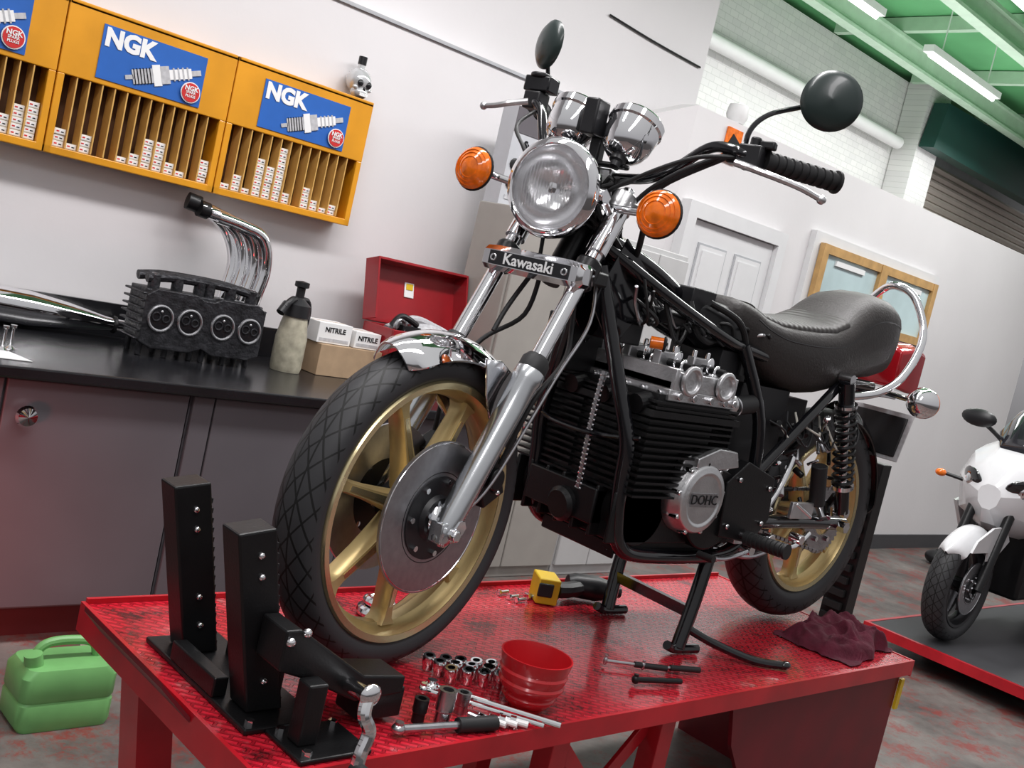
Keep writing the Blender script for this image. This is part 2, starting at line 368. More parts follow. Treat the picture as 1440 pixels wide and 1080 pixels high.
# ------------------------------------------------------------ bench
MB().bb((-1.5,3.20,.862),(3.1,4.148,.9),WTOP).make("worktop",label="long black laminate worktop over the grey cupboards",category="worktop",bev=.006,smooth=False)
MB().bb((-1.5,4.125,.901),(3.1,4.148,1.03),WTOP).make("trim_3",kind="structure",smooth=False)
def cupboard(x0,x1,doors,knobs):
    t=thing("base_cupboard","grey laminate base cupboard under the black worktop","cupboard",((x0+x1)/2,3.6,0),"base cupboards")
    MB().bb((x0,3.26,.12),(x1,4.12,.861),CABG).make("body",t,smooth=False)
    MB().bb((x0,3.33,0),(x1,4.1,.12),TOEK).make("kickboard",t,smooth=False)
    for i,(u,v) in enumerate(doors):
        d=MB().bb((u,3.24,.13),(v,3.26,.855),CABG).make("door",t,bev=.003,smooth=False)
        for kx in knobs:
            if u<kx<v: MB().lathe([(0,-.0),(.012,0),(.012,.02),(.03,.025),(.034,.035),(.028,.045),(0,.05)],(kx,3.24,.75),(0,-1,0),CHROME,20).make("knob",d)
cupboard(-.6,.5,[(-.59,-.05),(-.04,.49)],[])
cupboard(.505,1.68,[(.515,1.08),(1.09,1.672)],[1.15])
cupboard(1.685,3.05,[(1.69,1.765),(1.772,2.39),(2.397,3.04)],[])
# ------------------------------------------------------------ spark plug racks
def plug(b,ox,oz,y,s,ang):
    R=Matrix.Rotation(-ang,3,'Y')
    def q(u0,u1,h,m,d=.001):
        c=R@V(((u0+u1)/2*s,0,0));b.box((ox+c.x,y-d/2,oz+c.z),((u1-u0)*s,d,h*s),m,R)
    q(-1.0,-.8,.10,GREYP,.003);q(-.82,-.3,.34,GREYP,.003)
    for i in range(6): q(-.78+i*.08,-.755+i*.08,.38,WTOP,.004)
    q(-.3,-.1,.50,WHITE,.004);q(-.1,.12,.42,GREYP,.005);q(.12,.7,.24,WHITE,.004)
    for i in range(4): q(.22+i*.12,.26+i*.12,.31,GREYP,.005)
    q(.7,.95,.13,GREYP,.004)
def rack(x0,x1,sx0,sx1):
    z0,z1,y=1.546,2.10,4.03
    t=thing("spark_plug_rack","yellow enamel wall rack with blue sign and narrow slots","rack",((x0+x1)/2,4.15,z0),"yellow spark plug racks")
    b=MB();b.bb((x0,y+.02,z0),(x0+.018,4.145,z1),YEL).bb((x1-.018,y+.02,z0),(x1,4.145,z1),YEL)
    b.bb((x0,y,z0),(x1,4.145,z0+.028),YEL).bb((x0,y,z1-.02),(x1,4.145,z1),YEL)
    b.bb((x0,y,1.835),(x1,y+.03,z1),YEL).bb((x0,y,z0),(x0+.026,y+.02,1.835),YEL).bb((x1-.026,y,z0),(x1,y+.02,1.835),YEL)
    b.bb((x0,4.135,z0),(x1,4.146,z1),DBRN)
    b.bb((x0+.005,y-.006,z1-.012),(x1-.005,y,z1),YEL);b.make("rack_body",t,bev=.003,smooth=False)
    n=13;pw=(x1-x0-.052)/n
    b=MB()
    for i in range(1,n): b.bb((x0+.026+i*pw-.0025,y+.004,z0+.03),(x0+.026+i*pw+.0025,4.10,1.835),YEL2)
    b.make("divider",t,smooth=False)["kind"]="stuff"
    MB().bb((sx0,y-.004,1.855),(sx1,y,2.05),BLUE).make("sign_panel",t,smooth=False)
    b=MB().text("NGK",.088,(sx0+.105,y-.006,2.005),(1,0,0),(0,0,1),WHITE,.001,.0045)
    plug(b,sx0+.252,1.937,y-.005,.155,.34)
    b.lathe([(0,0),(.040,0),(.040,.003),(0,.003)],(sx1-.048,y-.010,1.902),(0,-1,0),WHITE,24)
    b.lathe([(0,0),(.036,0),(.036,.002),(0,.002)],(sx1-.048,y-.0135,1.902),(0,-1,0),REDP,24)
    b.text("NGK",.025,(sx1-.048,y-.017,1.917),(1,0,0),(0,0,1),WHITE,.0005,.0008)
    b.text("SPARK\nPLUGS",.014,(sx1-.048,y-.017,1.895),(1,0,0),(0,0,1),WHITE,.0005,.0003)
    b.make("sign_print",t)
    return x0+.026,pw,n
b=MB().box((0,0,.0115),(.040,.05,.021),CREAMC).box((0,-.0255,.0115),(.032,.001,.016),WHITE).box((-.008,-.0262,.0115),(.010,.001,.005),REDP).box((.008,-.0262,.010),(.010,.001,.004),WTOP)
proto=None
for (x0,x1,s0,s1,hs) in ((.66,1.325,.80,1.21,[0,0,0,0,0,0,0,2,3,4,3,5,6]),(1.33,1.995,1.46,1.87,[3,1,3,0,0,1,2,5,5,2,1,0,4]),(2.0,2.665,2.13,2.55,[1,3,1,7,6,10,2,0,4,2,1,2,0])):
    xs,pw,n=rack(x0,x1,s0,s1)
    for i in range(n):
        for j in range(hs[i]):
            loc=V((xs+(i+.5)*pw,4.068+.006*random.random(),1.575+j*.0225))
            if proto is None:
                proto=b.make("spark_plug_box",label="small cream carton stacked in a rack slot",category="box",group="small cartons in the yellow racks",smooth=False);proto.location=loc
            else:
                o=proto.copy();COL.objects.link(o);o.location=loc
t=thing("skull_bottle","clear glass skull-shaped bottle with silver cap on rack","bottle",(2.60,4.09,2.10))
SKG=mat("smoky_silver_glass",(.62,.63,.64),.10,.35,coat=.8)
b=MB().ell((2.60,4.09,2.180),(.056,.060,.055),SKG).ell((2.60,4.070,2.128),(.040,.042,.029),SKG)
for s_ in (-1,1): b.ell((2.60+s_*.022,4.036,2.165),(.015,.008,.015),WTOP,10,8).ell((2.60+s_*.035,4.05,2.145),(.014,.012,.010),SKG,10,8)
b.ell((2.60,4.032,2.143),(.006,.006,.01),WTOP,8,6)
for i in range(5): b.box((2.583+i*.0085,4.030,2.118),(.007,.006,.014),WHITE)
b.make("skull",t);MB().cyl((2.60,4.09,2.225),(2.60,4.09,2.26),.016,SKG).cyl((2.60,4.09,2.25),(2.60,4.09,2.285),.019,WTOP).make("cap",t)
# ------------------------------------------------------------ items on the bench
t=thing("engine_cylinder_head","blackened four cylinder engine head standing on the worktop","engine part",(1.88,3.75,.9))
b=MB().bb((1.66,3.70,.955),(2.14,3.84,1.15),HEADB)
for i in range(7): b.bb((1.645,3.69,.96+i*.028),(2.155,3.86,.968+i*.028),HEADB)
b.prism([(1.655,.955),(1.655,1.13),(1.69,1.155),(1.85,1.155),(1.88,1.14),(1.92,1.14),(1.95,1.155),(2.11,1.155),(2.145,1.13),(2.145,.955),(2.10,.935),(1.95,.935),(1.90,.955),(1.85,.935),(1.70,.935)],(0,3.675,0),(1,0,0),(0,0,1),(0,.04,0),HEADB)
b.make("casting",t,bev=.004,smooth=False)
for i,xx in enumerate((1.72,1.835,1.97,2.085)):
    b=MB().torus((xx,3.674,1.05),(0,1,0),.046,.006,STEEL,28,8).lathe([(.046,0),(.04,-.001),(0,-.001)],(xx,3.673,1.05),(0,1,0),WTOP,28)
    b.torus((xx-.018,3.671,1.055),(0,1,0),.015,.003,HEADB,16,6).torus((xx+.02,3.671,1.05),(0,1,0),.013,.003,HEADB,16,6).ell((xx,3.671,1.075),(.006,.004,.006),STEEL,8,6).make("combustion_chamber",t)
for xx in (1.68,1.78,1.88,1.93,2.02,2.12):
    MB().cyl((xx,3.72,.902),(xx,3.72,.96),.011,HEADB,n=10).make("stud",t);MB().cyl((xx,3.82,.902),(xx,3.82,.96),.011,HEADB,n=10).make("stud",t)
for xx in (1.70,1.79,1.88,1.92,2.01,2.10):
    MB().cyl((xx,3.74,1.14),(xx,3.74,1.20),.022,HEADB,n=12).cyl((xx,3.74,1.20),(xx,3.74,1.208),.014,STEEL,n=12).make("cam_tower",t)
for dy in (0,.08):
    MB().tube([(1.67,3.74+dy,1.185),(1.78,3.74+dy,1.20),(2.0,3.74+dy,1.20),(2.12,3.74+dy,1.185)],.018,HEADB,n=10).make("cam_housing",t)
t=thing("exhaust_header","bundle of chrome header pipes leaning against the wall","exhaust pipe",(2.05,4.0,.9))
for i in range(4):
    o=i*.037
    MB().tube([(1.93+o*.6,4.05-o,1.49-o*.3),(2.00+o,4.05-o,1.475-o*.3),(2.09+o,4.02-o*.9,1.41),(2.13+o,3.99-o*.6,1.29),(2.10+o,3.97-o*.5,1.12),(2.08+o,3.95-o*.5,.925)],.026,CHROME,n=14).make("header_pipe",t)
MB().cyl((1.915,4.06,1.495),(1.965,4.05,1.487),.035,BLKM).cyl((1.95,4.02,1.475),(1.99,4.02,1.47),.034,BLKM).make("flange",t)
t=thing("exhaust_silencer","tapered chrome exhaust silencer lying on the worktop","exhaust silencer",(1.3,4.0,.9))
MB().lathe([(0,0),(.065,0),(.068,.02),(.068,.75),(.052,.90),(.028,1.04),(.024,1.08),(.024,1.14),(0,1.14)],(.62,4.02,1.003),(1,0,-.040),CHROME,28).make("silencer_body",t)
MB().torus((1.70,4.02,.960),(1,0,0),.027,.008,BLKM,20,8).make("clamp_ring",t)
t=thing("pressure_sprayer","grimy pump spray bottle with black top","spray bottle",(2.33,3.76,.9))
sx,sy=2.335,3.77
MB().lathe([(0,0),(.060,0),(.065,.02),(.065,.14),(.055,.2),(.048,.235),(0,.24)],(sx,sy,.901),(0,0,1),SPRAY,24).make("bottle",t)
b=MB().lathe([(0,.23),(.056,.23),(.053,.28),(.03,.30),(.018,.31),(.018,.35),(.03,.355),(.03,.375),(0,.38)],(sx,sy,.9),(0,0,1),BLKP,20)
b.tube([(sx,sy,1.19),(sx-.04,sy-.02,1.2),(sx-.085,sy-.04,1.165)],.014,BLKP).cyl((sx-.07,sy-.03,1.18),(sx-.10,sy-.042,1.14),.018,BLKP).tube([(sx,sy,1.2),(sx+.05,sy+.015,1.2),(sx+.07,sy+.02,1.15),(sx+.065,sy+.02,1.08)],.011,BLKP)
b.make("pump_head",t)
def carton(nm,x0,x1,y0,y1,z0,z1,m,lab,txt=None):
    t=thing(nm,lab,"box",((x0+x1)/2,(y0+y1)/2,z0))
    MB().bb((x0,y0,z0),(x1,y1,z1),m).make("carton",t,bev=.002,smooth=False)
    MB().bb((x0+.0,(y0+y1)/2-.002,z1),(x1,(y0+y1)/2+.002,z1+.001),CARD).make("tape_seam",t)
    if txt:
        MB().text(txt,.030,((x0+x1)/2,y0-.001,z1-.03),(1,0,0),(0,0,1),WTOP,.0005,.0008).make("lettering",t)
        MB().bb((x0+.01,y0-.001,z0+.008),(x1-.01,y0,z0+.022),GREYP).make("printed_band",t)
carton("cardboard_carton",2.48,2.80,3.76,3.96,.901,1.035,CARD,"plain brown cardboard carton on the black worktop")
carton("glove_carton",2.47,2.64,3.79,3.93,1.037,1.125,WHITE,"white glove carton printed on its side","NITRILE")
carton("glove_carton",2.655,2.79,3.78,3.93,1.037,1.11,WHITE,"white glove carton with open top","NITRILE")
t=thing("metal_toolbox","open red metal toolbox full of tools","toolbox",(3.05,3.8,.9))
tx0,tx1,ty0,ty1=2.80,3.31,3.71,3.95
b=MB().bb((tx0,ty0,.901),(tx1,ty1,.92),REDT).bb((tx0,ty0,.92),(tx1,ty0+.01,1.15),REDT).bb((tx0,ty1-.01,.92),(tx1,ty1,1.15),REDT).bb((tx0,ty0+.01,.92),(tx0+.01,ty1-.01,1.15),REDT).bb((tx1-.01,ty0+.01,.92),(tx1,ty1-.01,1.15),REDT)
b.bb((tx0-.006,ty0-.008,1.11),(tx1+.006,ty0,1.122),REDT)
b.make("tray",t,bev=.003,smooth=False)
b=MB();R=Matrix.Rotation(math.radians(-14),3,'X');lc=V(((tx0+tx1)/2,ty1+.03,1.290))
def lp(x,y,z): return lc+R@V((x,y,z))
hw=(tx1-tx0)/2+.01
b.box(lp(0,0,0),(2*hw,.012,.28),REDT,R);b.box(lp(0,-.05,.135),(2*hw,.10,.012),REDT,R);b.box(lp(-hw,-.05,0),(.010,.10,.28),REDT,R);b.box(lp(hw,-.05,0),(.01,.10,.28),REDT,R)
b.box(lp(-.02,-.009,.03),(.055,.006,.07),WHITE,R).box(lp(-.02,-.013,.045),(.04,.004,.03),YELD,R)
b.make("lid",t,bev=.003,smooth=False)
ty=ty0+.1
b=MB().tube([(tx0+.03,ty,1.14),(tx0+.18,ty+.02,1.20),(tx0+.3,ty,1.18),(tx0+.4,ty-.02,1.15)],.02,GREYP).tube([(tx0+.03,ty-.03,1.16),(tx0+.07,ty-.04,1.21),(tx0+.17,ty-.03,1.18)],.014,BLKP).torus((tx0+.07,ty-.04,1.16),(.3,-1,0),.035,.01,STEEL)
b.ell((tx0+.28,ty+.02,1.15),(.12,.06,.05),GREYP).box((tx0+.14,ty,1.14),(.1,.08,.06),BLKP).box((tx0+.38,ty,1.165),(.12,.02,.03),STEEL,Matrix.Rotation(.4,3,'Z')).ell((tx0+.43,ty,1.14),(.05,.05,.04),REDP).make("tool_contents",t)
t=thing("paper_sheet","white sheet of paper on the worktop edge","paper",(1.05,3.42,.9))
MB().prism([(.72,3.32),(1.17,3.30),(1.13,3.5),(.7,3.6)],(0,0,.901),(1,0,0),(0,1,0),(0,0,.002),PAPER).make("sheet",t,smooth=False)
for i in range(6):
    x=.98+i*.035;y=3.43+(i%2)*.04
    MB().lathe([(0,0),(.016,0),(.016,.004),(.005,.014),(.005,.07),(.010,.072),(.010,.08),(0,.08)],(x,y,.9035),(0,0,1),CHROME,14).make("engine_valve",label="small steel engine valve standing on paper",category="engine part",group="engine valves on the paper",off=(x,y,.9035))
# ------------------------------------------------------------ jerrycan
t=thing("fuel_can","light green plastic fuel can on the concrete floor","fuel can",(1.2,2.72,0))
jx,jy=1.21,2.76
def rrc(hx,hy,r,n=5):
    o=[]
    for k,(sx,sy) in enumerate(((1,1),(-1,1),(-1,-1),(1,-1))):
        for i in range(n):
            t_=math.radians(90*k+90*i/(n-1));o.append(V((sx*(hx-r)+r*math.cos(t_),sy*(hy-r)+r*math.sin(t_),0)))
    return o
def rj(hx,hy,r,z): return [V((jx+q.x,jy+q.y,z)) for q in rrc(hx,hy,r)]
MB().loft([rj(.12,.08,.02,0),rj(.13,.085,.03,.015),rj(.13,.085,.03,.075),rj(.126,.081,.03,.082),rj(.13,.085,.03,.09),rj(.13,.085,.03,.15),rj(.115,.075,.03,.172),rj(.10,.06,.03,.176)],JERRY).make("can_body",t)
MB().tube([(jx-.09,jy,.17),(jx-.07,jy,.21),(jx-.03,jy,.225),(jx+.05,jy,.222),(jx+.08,jy,.205),(jx+.09,jy,.165)],.013,JERRY).make("handle",t)
MB().cyl((jx-.09,jy-.03,.165),(jx-.10,jy-.03,.205),.024,JERRY).make("cap",t)
R=Matrix.Rotation(.3,3,'Z')
MB().box((1.46,3.05,.07),(.09,.13,.14),WHITE,R).box((1.46,2.982,.07),(.07,.01,.08),REDP,R).make("printed_carton",label="crumpled white and red printed carton on floor",category="box",bev=.01,smooth=False)
# ------------------------------------------------------------ lift table
TZ=.587
t=thing("motorcycle_lift_table","red steel tread-plate lift table with folding legs","lift table",(2.1,1.75,0))
MB().bb((.96,1.37,TZ-.012),(3.30,2.13,TZ),TRED).make("deck",t,smooth=False)
b=MB().bb((.96,1.36,TZ-.045),(3.30,1.369,TZ+.002),TREDP).bb((.96,2.131,TZ-.05),(3.30,2.14,TZ+.012),TREDP).bb((3.301,1.36,TZ-.05),(3.31,2.14,TZ+.002),TREDP).bb((.95,1.36,TZ-.06),(.959,2.14,TZ+.004),TREDP)
b.make("edge_rail",t,smooth=False)
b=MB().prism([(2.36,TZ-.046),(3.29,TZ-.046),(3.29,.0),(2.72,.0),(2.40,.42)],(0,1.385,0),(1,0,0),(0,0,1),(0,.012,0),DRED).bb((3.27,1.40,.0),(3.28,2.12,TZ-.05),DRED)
b.make("side_skirt",t,smooth=False)
MB().bb((3.290,1.375,.42),(3.312,1.384,.52),YELD).make("reflector",t)
b=MB()
for x,y in ((1.78,1.46),(2.17,1.46),(1.78,2.04),(2.17,2.04)): b.bb((x-.028,y-.028,0),(x+.028,y+.028,TZ-.09),TREDP)
b.beam((1.78,1.46,.5),(2.17,1.46,.12),.012,.04,TREDP).beam((1.78,1.475,.12),(2.17,1.475,.5),.012,.04,TREDP).beam((1.78,2.04,.5),(2.17,2.04,.12),.012,.04,TREDP)
b.bb((1.1,1.44,TZ-.09),(3.2,1.5,TZ-.013),TREDP).bb((1.1,2.0,TZ-.09),(3.2,2.06,TZ-.013),TREDP)
b.make("leg_frame",t,bev=.002,smooth=False)
MB().beam((1.05,2.0,TZ-.02),(1.14,2.0,0.0),.09,.08,TREDP).make("front_leg",t,smooth=False)
MB().beam((1.0,1.5,TZ-.02),(1.06,1.5,0.0),.06,.06,TREDP).make("front_leg",t,smooth=False)
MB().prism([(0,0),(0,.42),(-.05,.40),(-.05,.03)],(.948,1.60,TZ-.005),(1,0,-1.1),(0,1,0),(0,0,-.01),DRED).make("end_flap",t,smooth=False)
# ------------------------------------------------------------ wheel clamp
t=thing("wheel_clamp","black steel wheel chock with two posts and crank","wheel clamp",(1.1,1.7,TZ))
def post(y0,y1,dz=0,dx=0):
    b=MB();x0b,x1b,x0t,x1t=1.035+dx,1.11+dx,.945+dx,1.02+dx;zt=.945+dz
    b.loft([[V((x0b,y0,TZ+.013)),V((x1b,y0,TZ+.013)),V((x1b,y1,TZ+.013)),V((x0b,y1,TZ+.013))],[V((x0t,y0,zt-.012)),V((x1t,y0,zt)),V((x1t,y1,zt)),V((x0t,y1,zt-.012))]],BLKM)
    b.make("clamp_post",t,bev=.004,smooth=False)
    b=MB()
    for i in range(16):
        z=TZ+.03+i*.02;f_=(z-TZ)/(zt-TZ);x=x1b+(x1t-x1b)*f_
        b.box((x+.001,(y0+y1)/2,z),(.006,(y1-y0)*.85,.010),RUB)
    b.make("ribbed_pad",t,smooth=False)
    for z in (.66,.72,.86,.90):
        f_=(z-TZ)/(zt-TZ);x=x0b+(x0t-x0b)*f_+.04
        MB().ell((x,y0-.002,z),(.0065,.005,.0065),CHROME,10,6).make("bolt",t)
post(1.82,1.885,.01);post(1.555,1.62,.005,-.003)
b=MB().bb((1.0,1.50,TZ+.001),(1.16,1.92,TZ+.012),BLKM).bb((1.0,1.63,TZ+.012),(1.03,1.81,TZ+.05),BLKM).bb((1.12,1.63,TZ+.012),(1.15,1.81,TZ+.06),BLKM)
b.bb((1.04,1.375,TZ+.001),(1.19,1.499,TZ+.010),BLKM)
b.make("base_plate",t,bev=.003,smooth=False)
b=MB().prism([(1.02,.795),(1.05,.795),(1.21,.695),(1.31,.685),(1.31,.650),(1.20,.645),(1.08,.70),(1.02,.72)],(0,1.55,0),(1,0,0),(0,0,1),(0,-.085,0),BLKM)
b.bb((1.22,1.47,.60),(1.32,1.55,.66),BLKM).bb((1.06,1.42,TZ+.01),(1.10,1.46,.71),BLKM)
b.make("clamp_arm",t,bev=.004,smooth=False)
for q in ((1.06,1.39),(1.17,1.39),(1.06,1.48),(1.17,1.48),(1.02,1.52),(1.14,1.53)): MB().cyl((q[0],q[1],TZ+.01),(q[0],q[1],TZ+.02),.009,CHROME,n=6).make("bolt",t)
MB().ell((1.03,1.462,.775),(.009,.008,.009),CHROME,10,6).make("bolt",t);MB().ell((1.06,1.462,.79),(.009,.008,.009),CHROME,10,6).make("bolt",t)
b=MB().cyl((1.18,1.465,.68),(1.125,1.335,.722),.015,CHROME).tube([(1.125,1.34,.722),(1.115,1.33,.695),(1.13,1.325,.665),(1.12,1.322,.63),(1.115,1.32,.60)],.0125,CHROME).ell((1.125,1.336,.726),(.022,.012,.02),CHROME,12,8)
b.make("crank_arm",t)
MB().cyl((1.115,1.325,.602),(1.12,1.24,.595),.014,RUB).make("crank_handle",t)
# ------------------------------------------------------------ MOTORCYCLE
MO=thing("motorcycle","stripped black vintage motorcycle with gold wheels and chrome trim","motorcycle",(2.3,1.76,TZ))
th=math.radians(12);cth,sth=math.cos(th),math.sin(th)
AX,AY,AZ=1.505,1.735,.917
fd=V((-cth,-sth,0));ld=V((sth,-cth,0));zd=V((0,0,1))
def FL(f,l,z): return V((AX,AY,AZ))+fd*f+ld*l+zd*z
WC=V((1.440,1.732,TZ+.356))
TF=Matrix((fd,ld,zd)).transposed().to_4x4();TF.translation=WC
RX,RY,RZ=3.10,1.76,.950
fr=V((-1,0,0));lr=V((0,-1,0));TR=Matrix((fr,lr,zd)).transposed().to_4x4();TR.translation=V((RX,RY,RZ))
def tyre(T,R,ri,w,parent):
    pr=[(ri,-.6*w),(ri+.006,-.78*w),(ri+.018,-.95*w),(ri+.032,-1*w),(R-.028,-.98*w),(R-.017,-.84*w),(R-.008,-.58*w),(R-.002,-.3*w),(R,0)]
    pr=pr+[(r,-h) for r,h in pr[-2::-1]]
    n=140;K=len(pr);vs=[];fs=[];uvs=[]
    for j,(r,h) in enumerate(pr):
        for i in range(n+1):
            t_=2*math.pi*i/n;vs.append(T@V((r*math.cos(t_),h,r*math.sin(t_))))
    ln=[0]
    for j in range(1,K): ln.append(ln[-1]+math.hypot(pr[j][0]-pr[j-1][0],pr[j][1]-pr[j-1][1]))
    for j in range(K-1):
        for i in range(n):
            fs.append((j*(n+1)+i,j*(n+1)+i+1,(j+1)*(n+1)+i+1,(j+1)*(n+1)+i));uvs+=[(i/n,ln[j]/ln[-1]),((i+1)/n,ln[j]/ln[-1]),((i+1)/n,ln[j+1]/ln[-1]),(i/n,ln[j+1]/ln[-1])]
    off=OFF[parent.name];me=bpy.data.meshes.new("tyre");me.from_pydata([tuple(q-off) for q in vs],[],fs)
    ul=me.uv_layers.new(name="UVMap")
    for i,q in enumerate(uvs): ul.data[i].uv=q
    me.materials.append(TYRE);me.polygons.foreach_set("use_smooth",[True]*len(me.polygons))
    ob=bpy.data.objects.new("tyre",me);COL.objects.link(ob);ob.parent=parent;OFF[ob.name]=off
    return ob
def wheel(T,ri,wid,name,n=7,ph=.3,mo=None,g1=None,g2=None):
    g1=g1 or GOLD;g2=g2 or GOLDP
    b=MB(T);w=wid
    pr=[(ri,-w),(ri+.006,-w-.004),(ri+.004,-w-.008),(ri-.010,-w-.006),(ri-.014,-w+.004),(ri-.018,-w*.55),(ri-.028,-w*.35),(ri-.030,0)]
    pr=pr+[(r,-h) for r,h in pr[-2::-1]]
    b.lathe(pr[2:-2],(0,0,0),(0,1,0),g1,96);b.lathe([(ri-.010,-w-.0075),(ri+.004,-w-.0095),(ri+.008,-w-.003),(ri,-w),(ri-.025,-w*.3),(ri-.025,w*.3),(ri,w),(ri+.008,w+.003),(ri+.004,w+.0095),(ri-.010,w+.0075)],(0,0,0),(0,1,0),g2,96)
    rw=ri-.028
    for k in range(n):
        a_=2*math.pi*k/n+ph;d=V((math.cos(a_),0,math.sin(a_)));tt=V((-math.sin(a_),0,math.cos(a_)))
        sec=[]
        for r,wd,yy in ((.04,.027,.030),(.09,.021,.027),(.15,.0155,.024),(rw-.030,.0135,.022),(rw-.010,.017,.023),(rw+.003,.030,.026)):
            sec.append([d*r+tt*q[0]*wd+V((0,q[1]*yy,0)) for q in ((-1,-.5),(-.7,-1),(.7,-1),(1,-.5),(1,.5),(.7,1),(-.7,1),(-1,.5))])
        b.loft(sec,g1)
        for s_ in (-1,1):
            b.loft([[d*r+tt*(q[0]*wd)+V((0,s_*(yy+q[1]),0)) for q in ((-.42,0),(.42,0),(.42,.0012),(-.42,.0012))] for r,wd,yy in ((.075,.021,.0275),(.15,.0155,.0242),(rw-.035,.0135,.0222))],g2)
    ob=b.make(name,mo or MO)
    MB(T).lathe([(0,-.062),(.03,-.062),(.036,-.05),(.052,-.045),(.055,-.02),(.055,.02),(.052,.045),(.036,.05),(.03,.062),(0,.062)],(0,0,0),(0,1,0),BLKM,32).make("hub",ob)
    return ob
DISCS=mat("disc_rotor_steel",(.36,.36,.38),.33,.9,var=.12,scale=60)
def disc(T,l,parent,r0=.082,r1=.152,s_=1):
    b=MB(T).lathe([(r0,l-.003),(r1,l-.003),(r1,l+.003),(r0,l+.003)],(0,0,0),(0,1,0),DISCS,64,True)
    b.torus((0,l+s_*.003,0),(0,1,0),r1-.004,.0012,CHROME,80,6).torus((0,l+s_*.003,0),(0,1,0),r0+.012,.001,BLKM,60,6)
    b.make("brake_disc",parent)
    b=MB(T).lathe([(.03,l+s_*.016),(.046,l+s_*.016),(.052,l+s_*.006),(r0+.004,l+s_*.006),(r0+.004,l-.0045),(.03,l-.0045)],(0,0,0),(0,1,0),BLKP,40,True)
    for k in range(7):
        a_=2*math.pi*k/7;rr_=r0-.008
        b.cyl((rr_*math.cos(a_),l+s_*.004,rr_*math.sin(a_)),(rr_*math.cos(a_),l+s_*.013,rr_*math.sin(a_)),.0065,CHROME,n=8)
        b.cyl((.040*math.cos(a_+.3),l+s_*.014,.040*math.sin(a_+.3)),(.040*math.cos(a_+.3),l+s_*.022,.040*math.sin(a_+.3)),.0065,CHROME,n=8)
    b.make("disc_carrier",parent)
fw=wheel(TF,.284,.042,"front_wheel",7,.25);tyre(TF,.356,.284,.055,fw);disc(TF,.076,fw,.088,.168,1);disc(TF,-.076,fw,.088,.168,-1)
b=MB(TF).cyl((0,-.14,0),(0,.14,0),.012,CHROME).lathe([(.0,.085),(.030,.085),(.036,.095),(.030,.104),(.027,.118),(0,.118)],(0,0,0),(0,1,0),CHROME,24).cyl((0,.135,0),(0,.155,0),.017,CHROME,n=6)
b.make("axle",fw)
rwh=wheel(TR,.248,.050,"rear_wheel",7,.1);tyre(TR,.350,.248,.064,rwh)
b=MB(TR).lathe([(.05,.085),(.105,.085),(.105,.091),(.05,.091)],(0,0,0),(0,1,0),STEEL,60,True)
for k in range(40):
    a_=2*math.pi*k/40;b.box((.108*math.cos(a_),.088,.108*math.sin(a_)),(.008,.006,.008),STEEL,Matrix.Rotation(-a_,3,'Y'))
for k in range(6):
    a_=2*math.pi*k/6;b.cyl((.07*math.cos(a_),.086,.07*math.sin(a_)),(.07*math.cos(a_),.1,.07*math.sin(a_)),.009,CHROME,n=6)
b.make("sprocket",rwh);disc(TR,-.085,rwh,.07,.135,-1)
MB(TR).cyl((0,-.16,0),(0,.16,0),.012,CHROME).cyl((0,.145,0),(0,.17,0),.02,CHROME,n=6).make("axle",rwh)
# fork
def LF(z): return .090-.523*z
def FK(l,z,df=0): return FL(LF(z)+df,l,z)
fk=MB()
for l in (-.115,.115): fk.cyl(FK(l,.30),FK(l,.80),.0195,CHROME,n=24)
FKO=fk.make("front_fork",MO)
ax=(FK(0,1)-FK(0,0)).normalized()
for l in (-.115,.115):
    L_=.395
    b=MB().lathe([(0,-.04),(.016,-.04),(.022,-.03),(.025,0),(.028,.03),(.0285,.2),(.0305,.29),(.0315,L_-.04),(.0345,L_-.03),(.0345,L_-.005),(.031,L_),(0,L_)],FK(l,.02),ax,ALUG,28)
    b.box(FK(l,.012),(.055,.035,.045),ALUG,TF.to_3x3()).cyl(FK(l*1.10,.012),FK(l*1.34,.012),.014,CHROME,n=6)
    b.make("fork_slider",FKO,bev=.003)
    MB().lathe([(.019,L_-.005),(.033,L_-.002),(.033,L_+.022),(.025,L_+.035),(.019,L_+.036)],FK(l,.02),ax,RUB,24).make("dust_seal",FKO)
R3=TF.to_3x3()
b=MB().box(FL(LF(.60)-.03,0,.60),(.09,.28,.035),BLKM,R3)
for l in (-.115,.115): b.cyl(FK(l,.575),FK(l,.635),.031,BLKM)
b.make("lower_yoke",FKO,bev=.006)
b=MB().box(FL(LF(.78)-.03,0,.78),(.08,.29,.022),ALU,R3)
for l in (-.115,.115): b.cyl(FK(l,.76),FK(l,.805),.029,ALU).cyl(FK(l,.80),FK(l,.82),.016,CHROME,n=6)
b.make("upper_yoke",FKO,bev=.004)
MB().cyl(FL(LF(.57)-.06,0,.57),FL(LF(.82)-.06,0,.82),.026,BLKM).make("steering_stem",FKO)
bc=FL(LF(.60)+.030,.005,.597)
b=MB();sec=[]
for l,sx_,sz in ((-.142,.6,.6),(-.132,.95,.9),(-.10,1,1),(.10,1,1),(.132,.95,.9),(.142,.6,.6)):
    sec.append([bc+ld*l+fd*(q[0]*.035*sx_)+zd*(q[1]*.030*sz) for q in ((-1.3,-1),(.6,-1),(1,-.6),(1,.6),(.6,1),(-1.3,1))])
b.loft(sec,CHROME);b.box(bc-fd*.05,(.05,.2,.03),CHROME,R3);BG=b.make("yoke_cover",MO)
MB().box(bc+fd*.0355,(.003,.225,.032),BLKG,R3).make("badge_plate",BG)
MB().text("Kawasaki",.036,bc+fd*.0375,ld,zd,WHITE,.0006,.0006,sx=1.06).make("badge_lettering",BG)
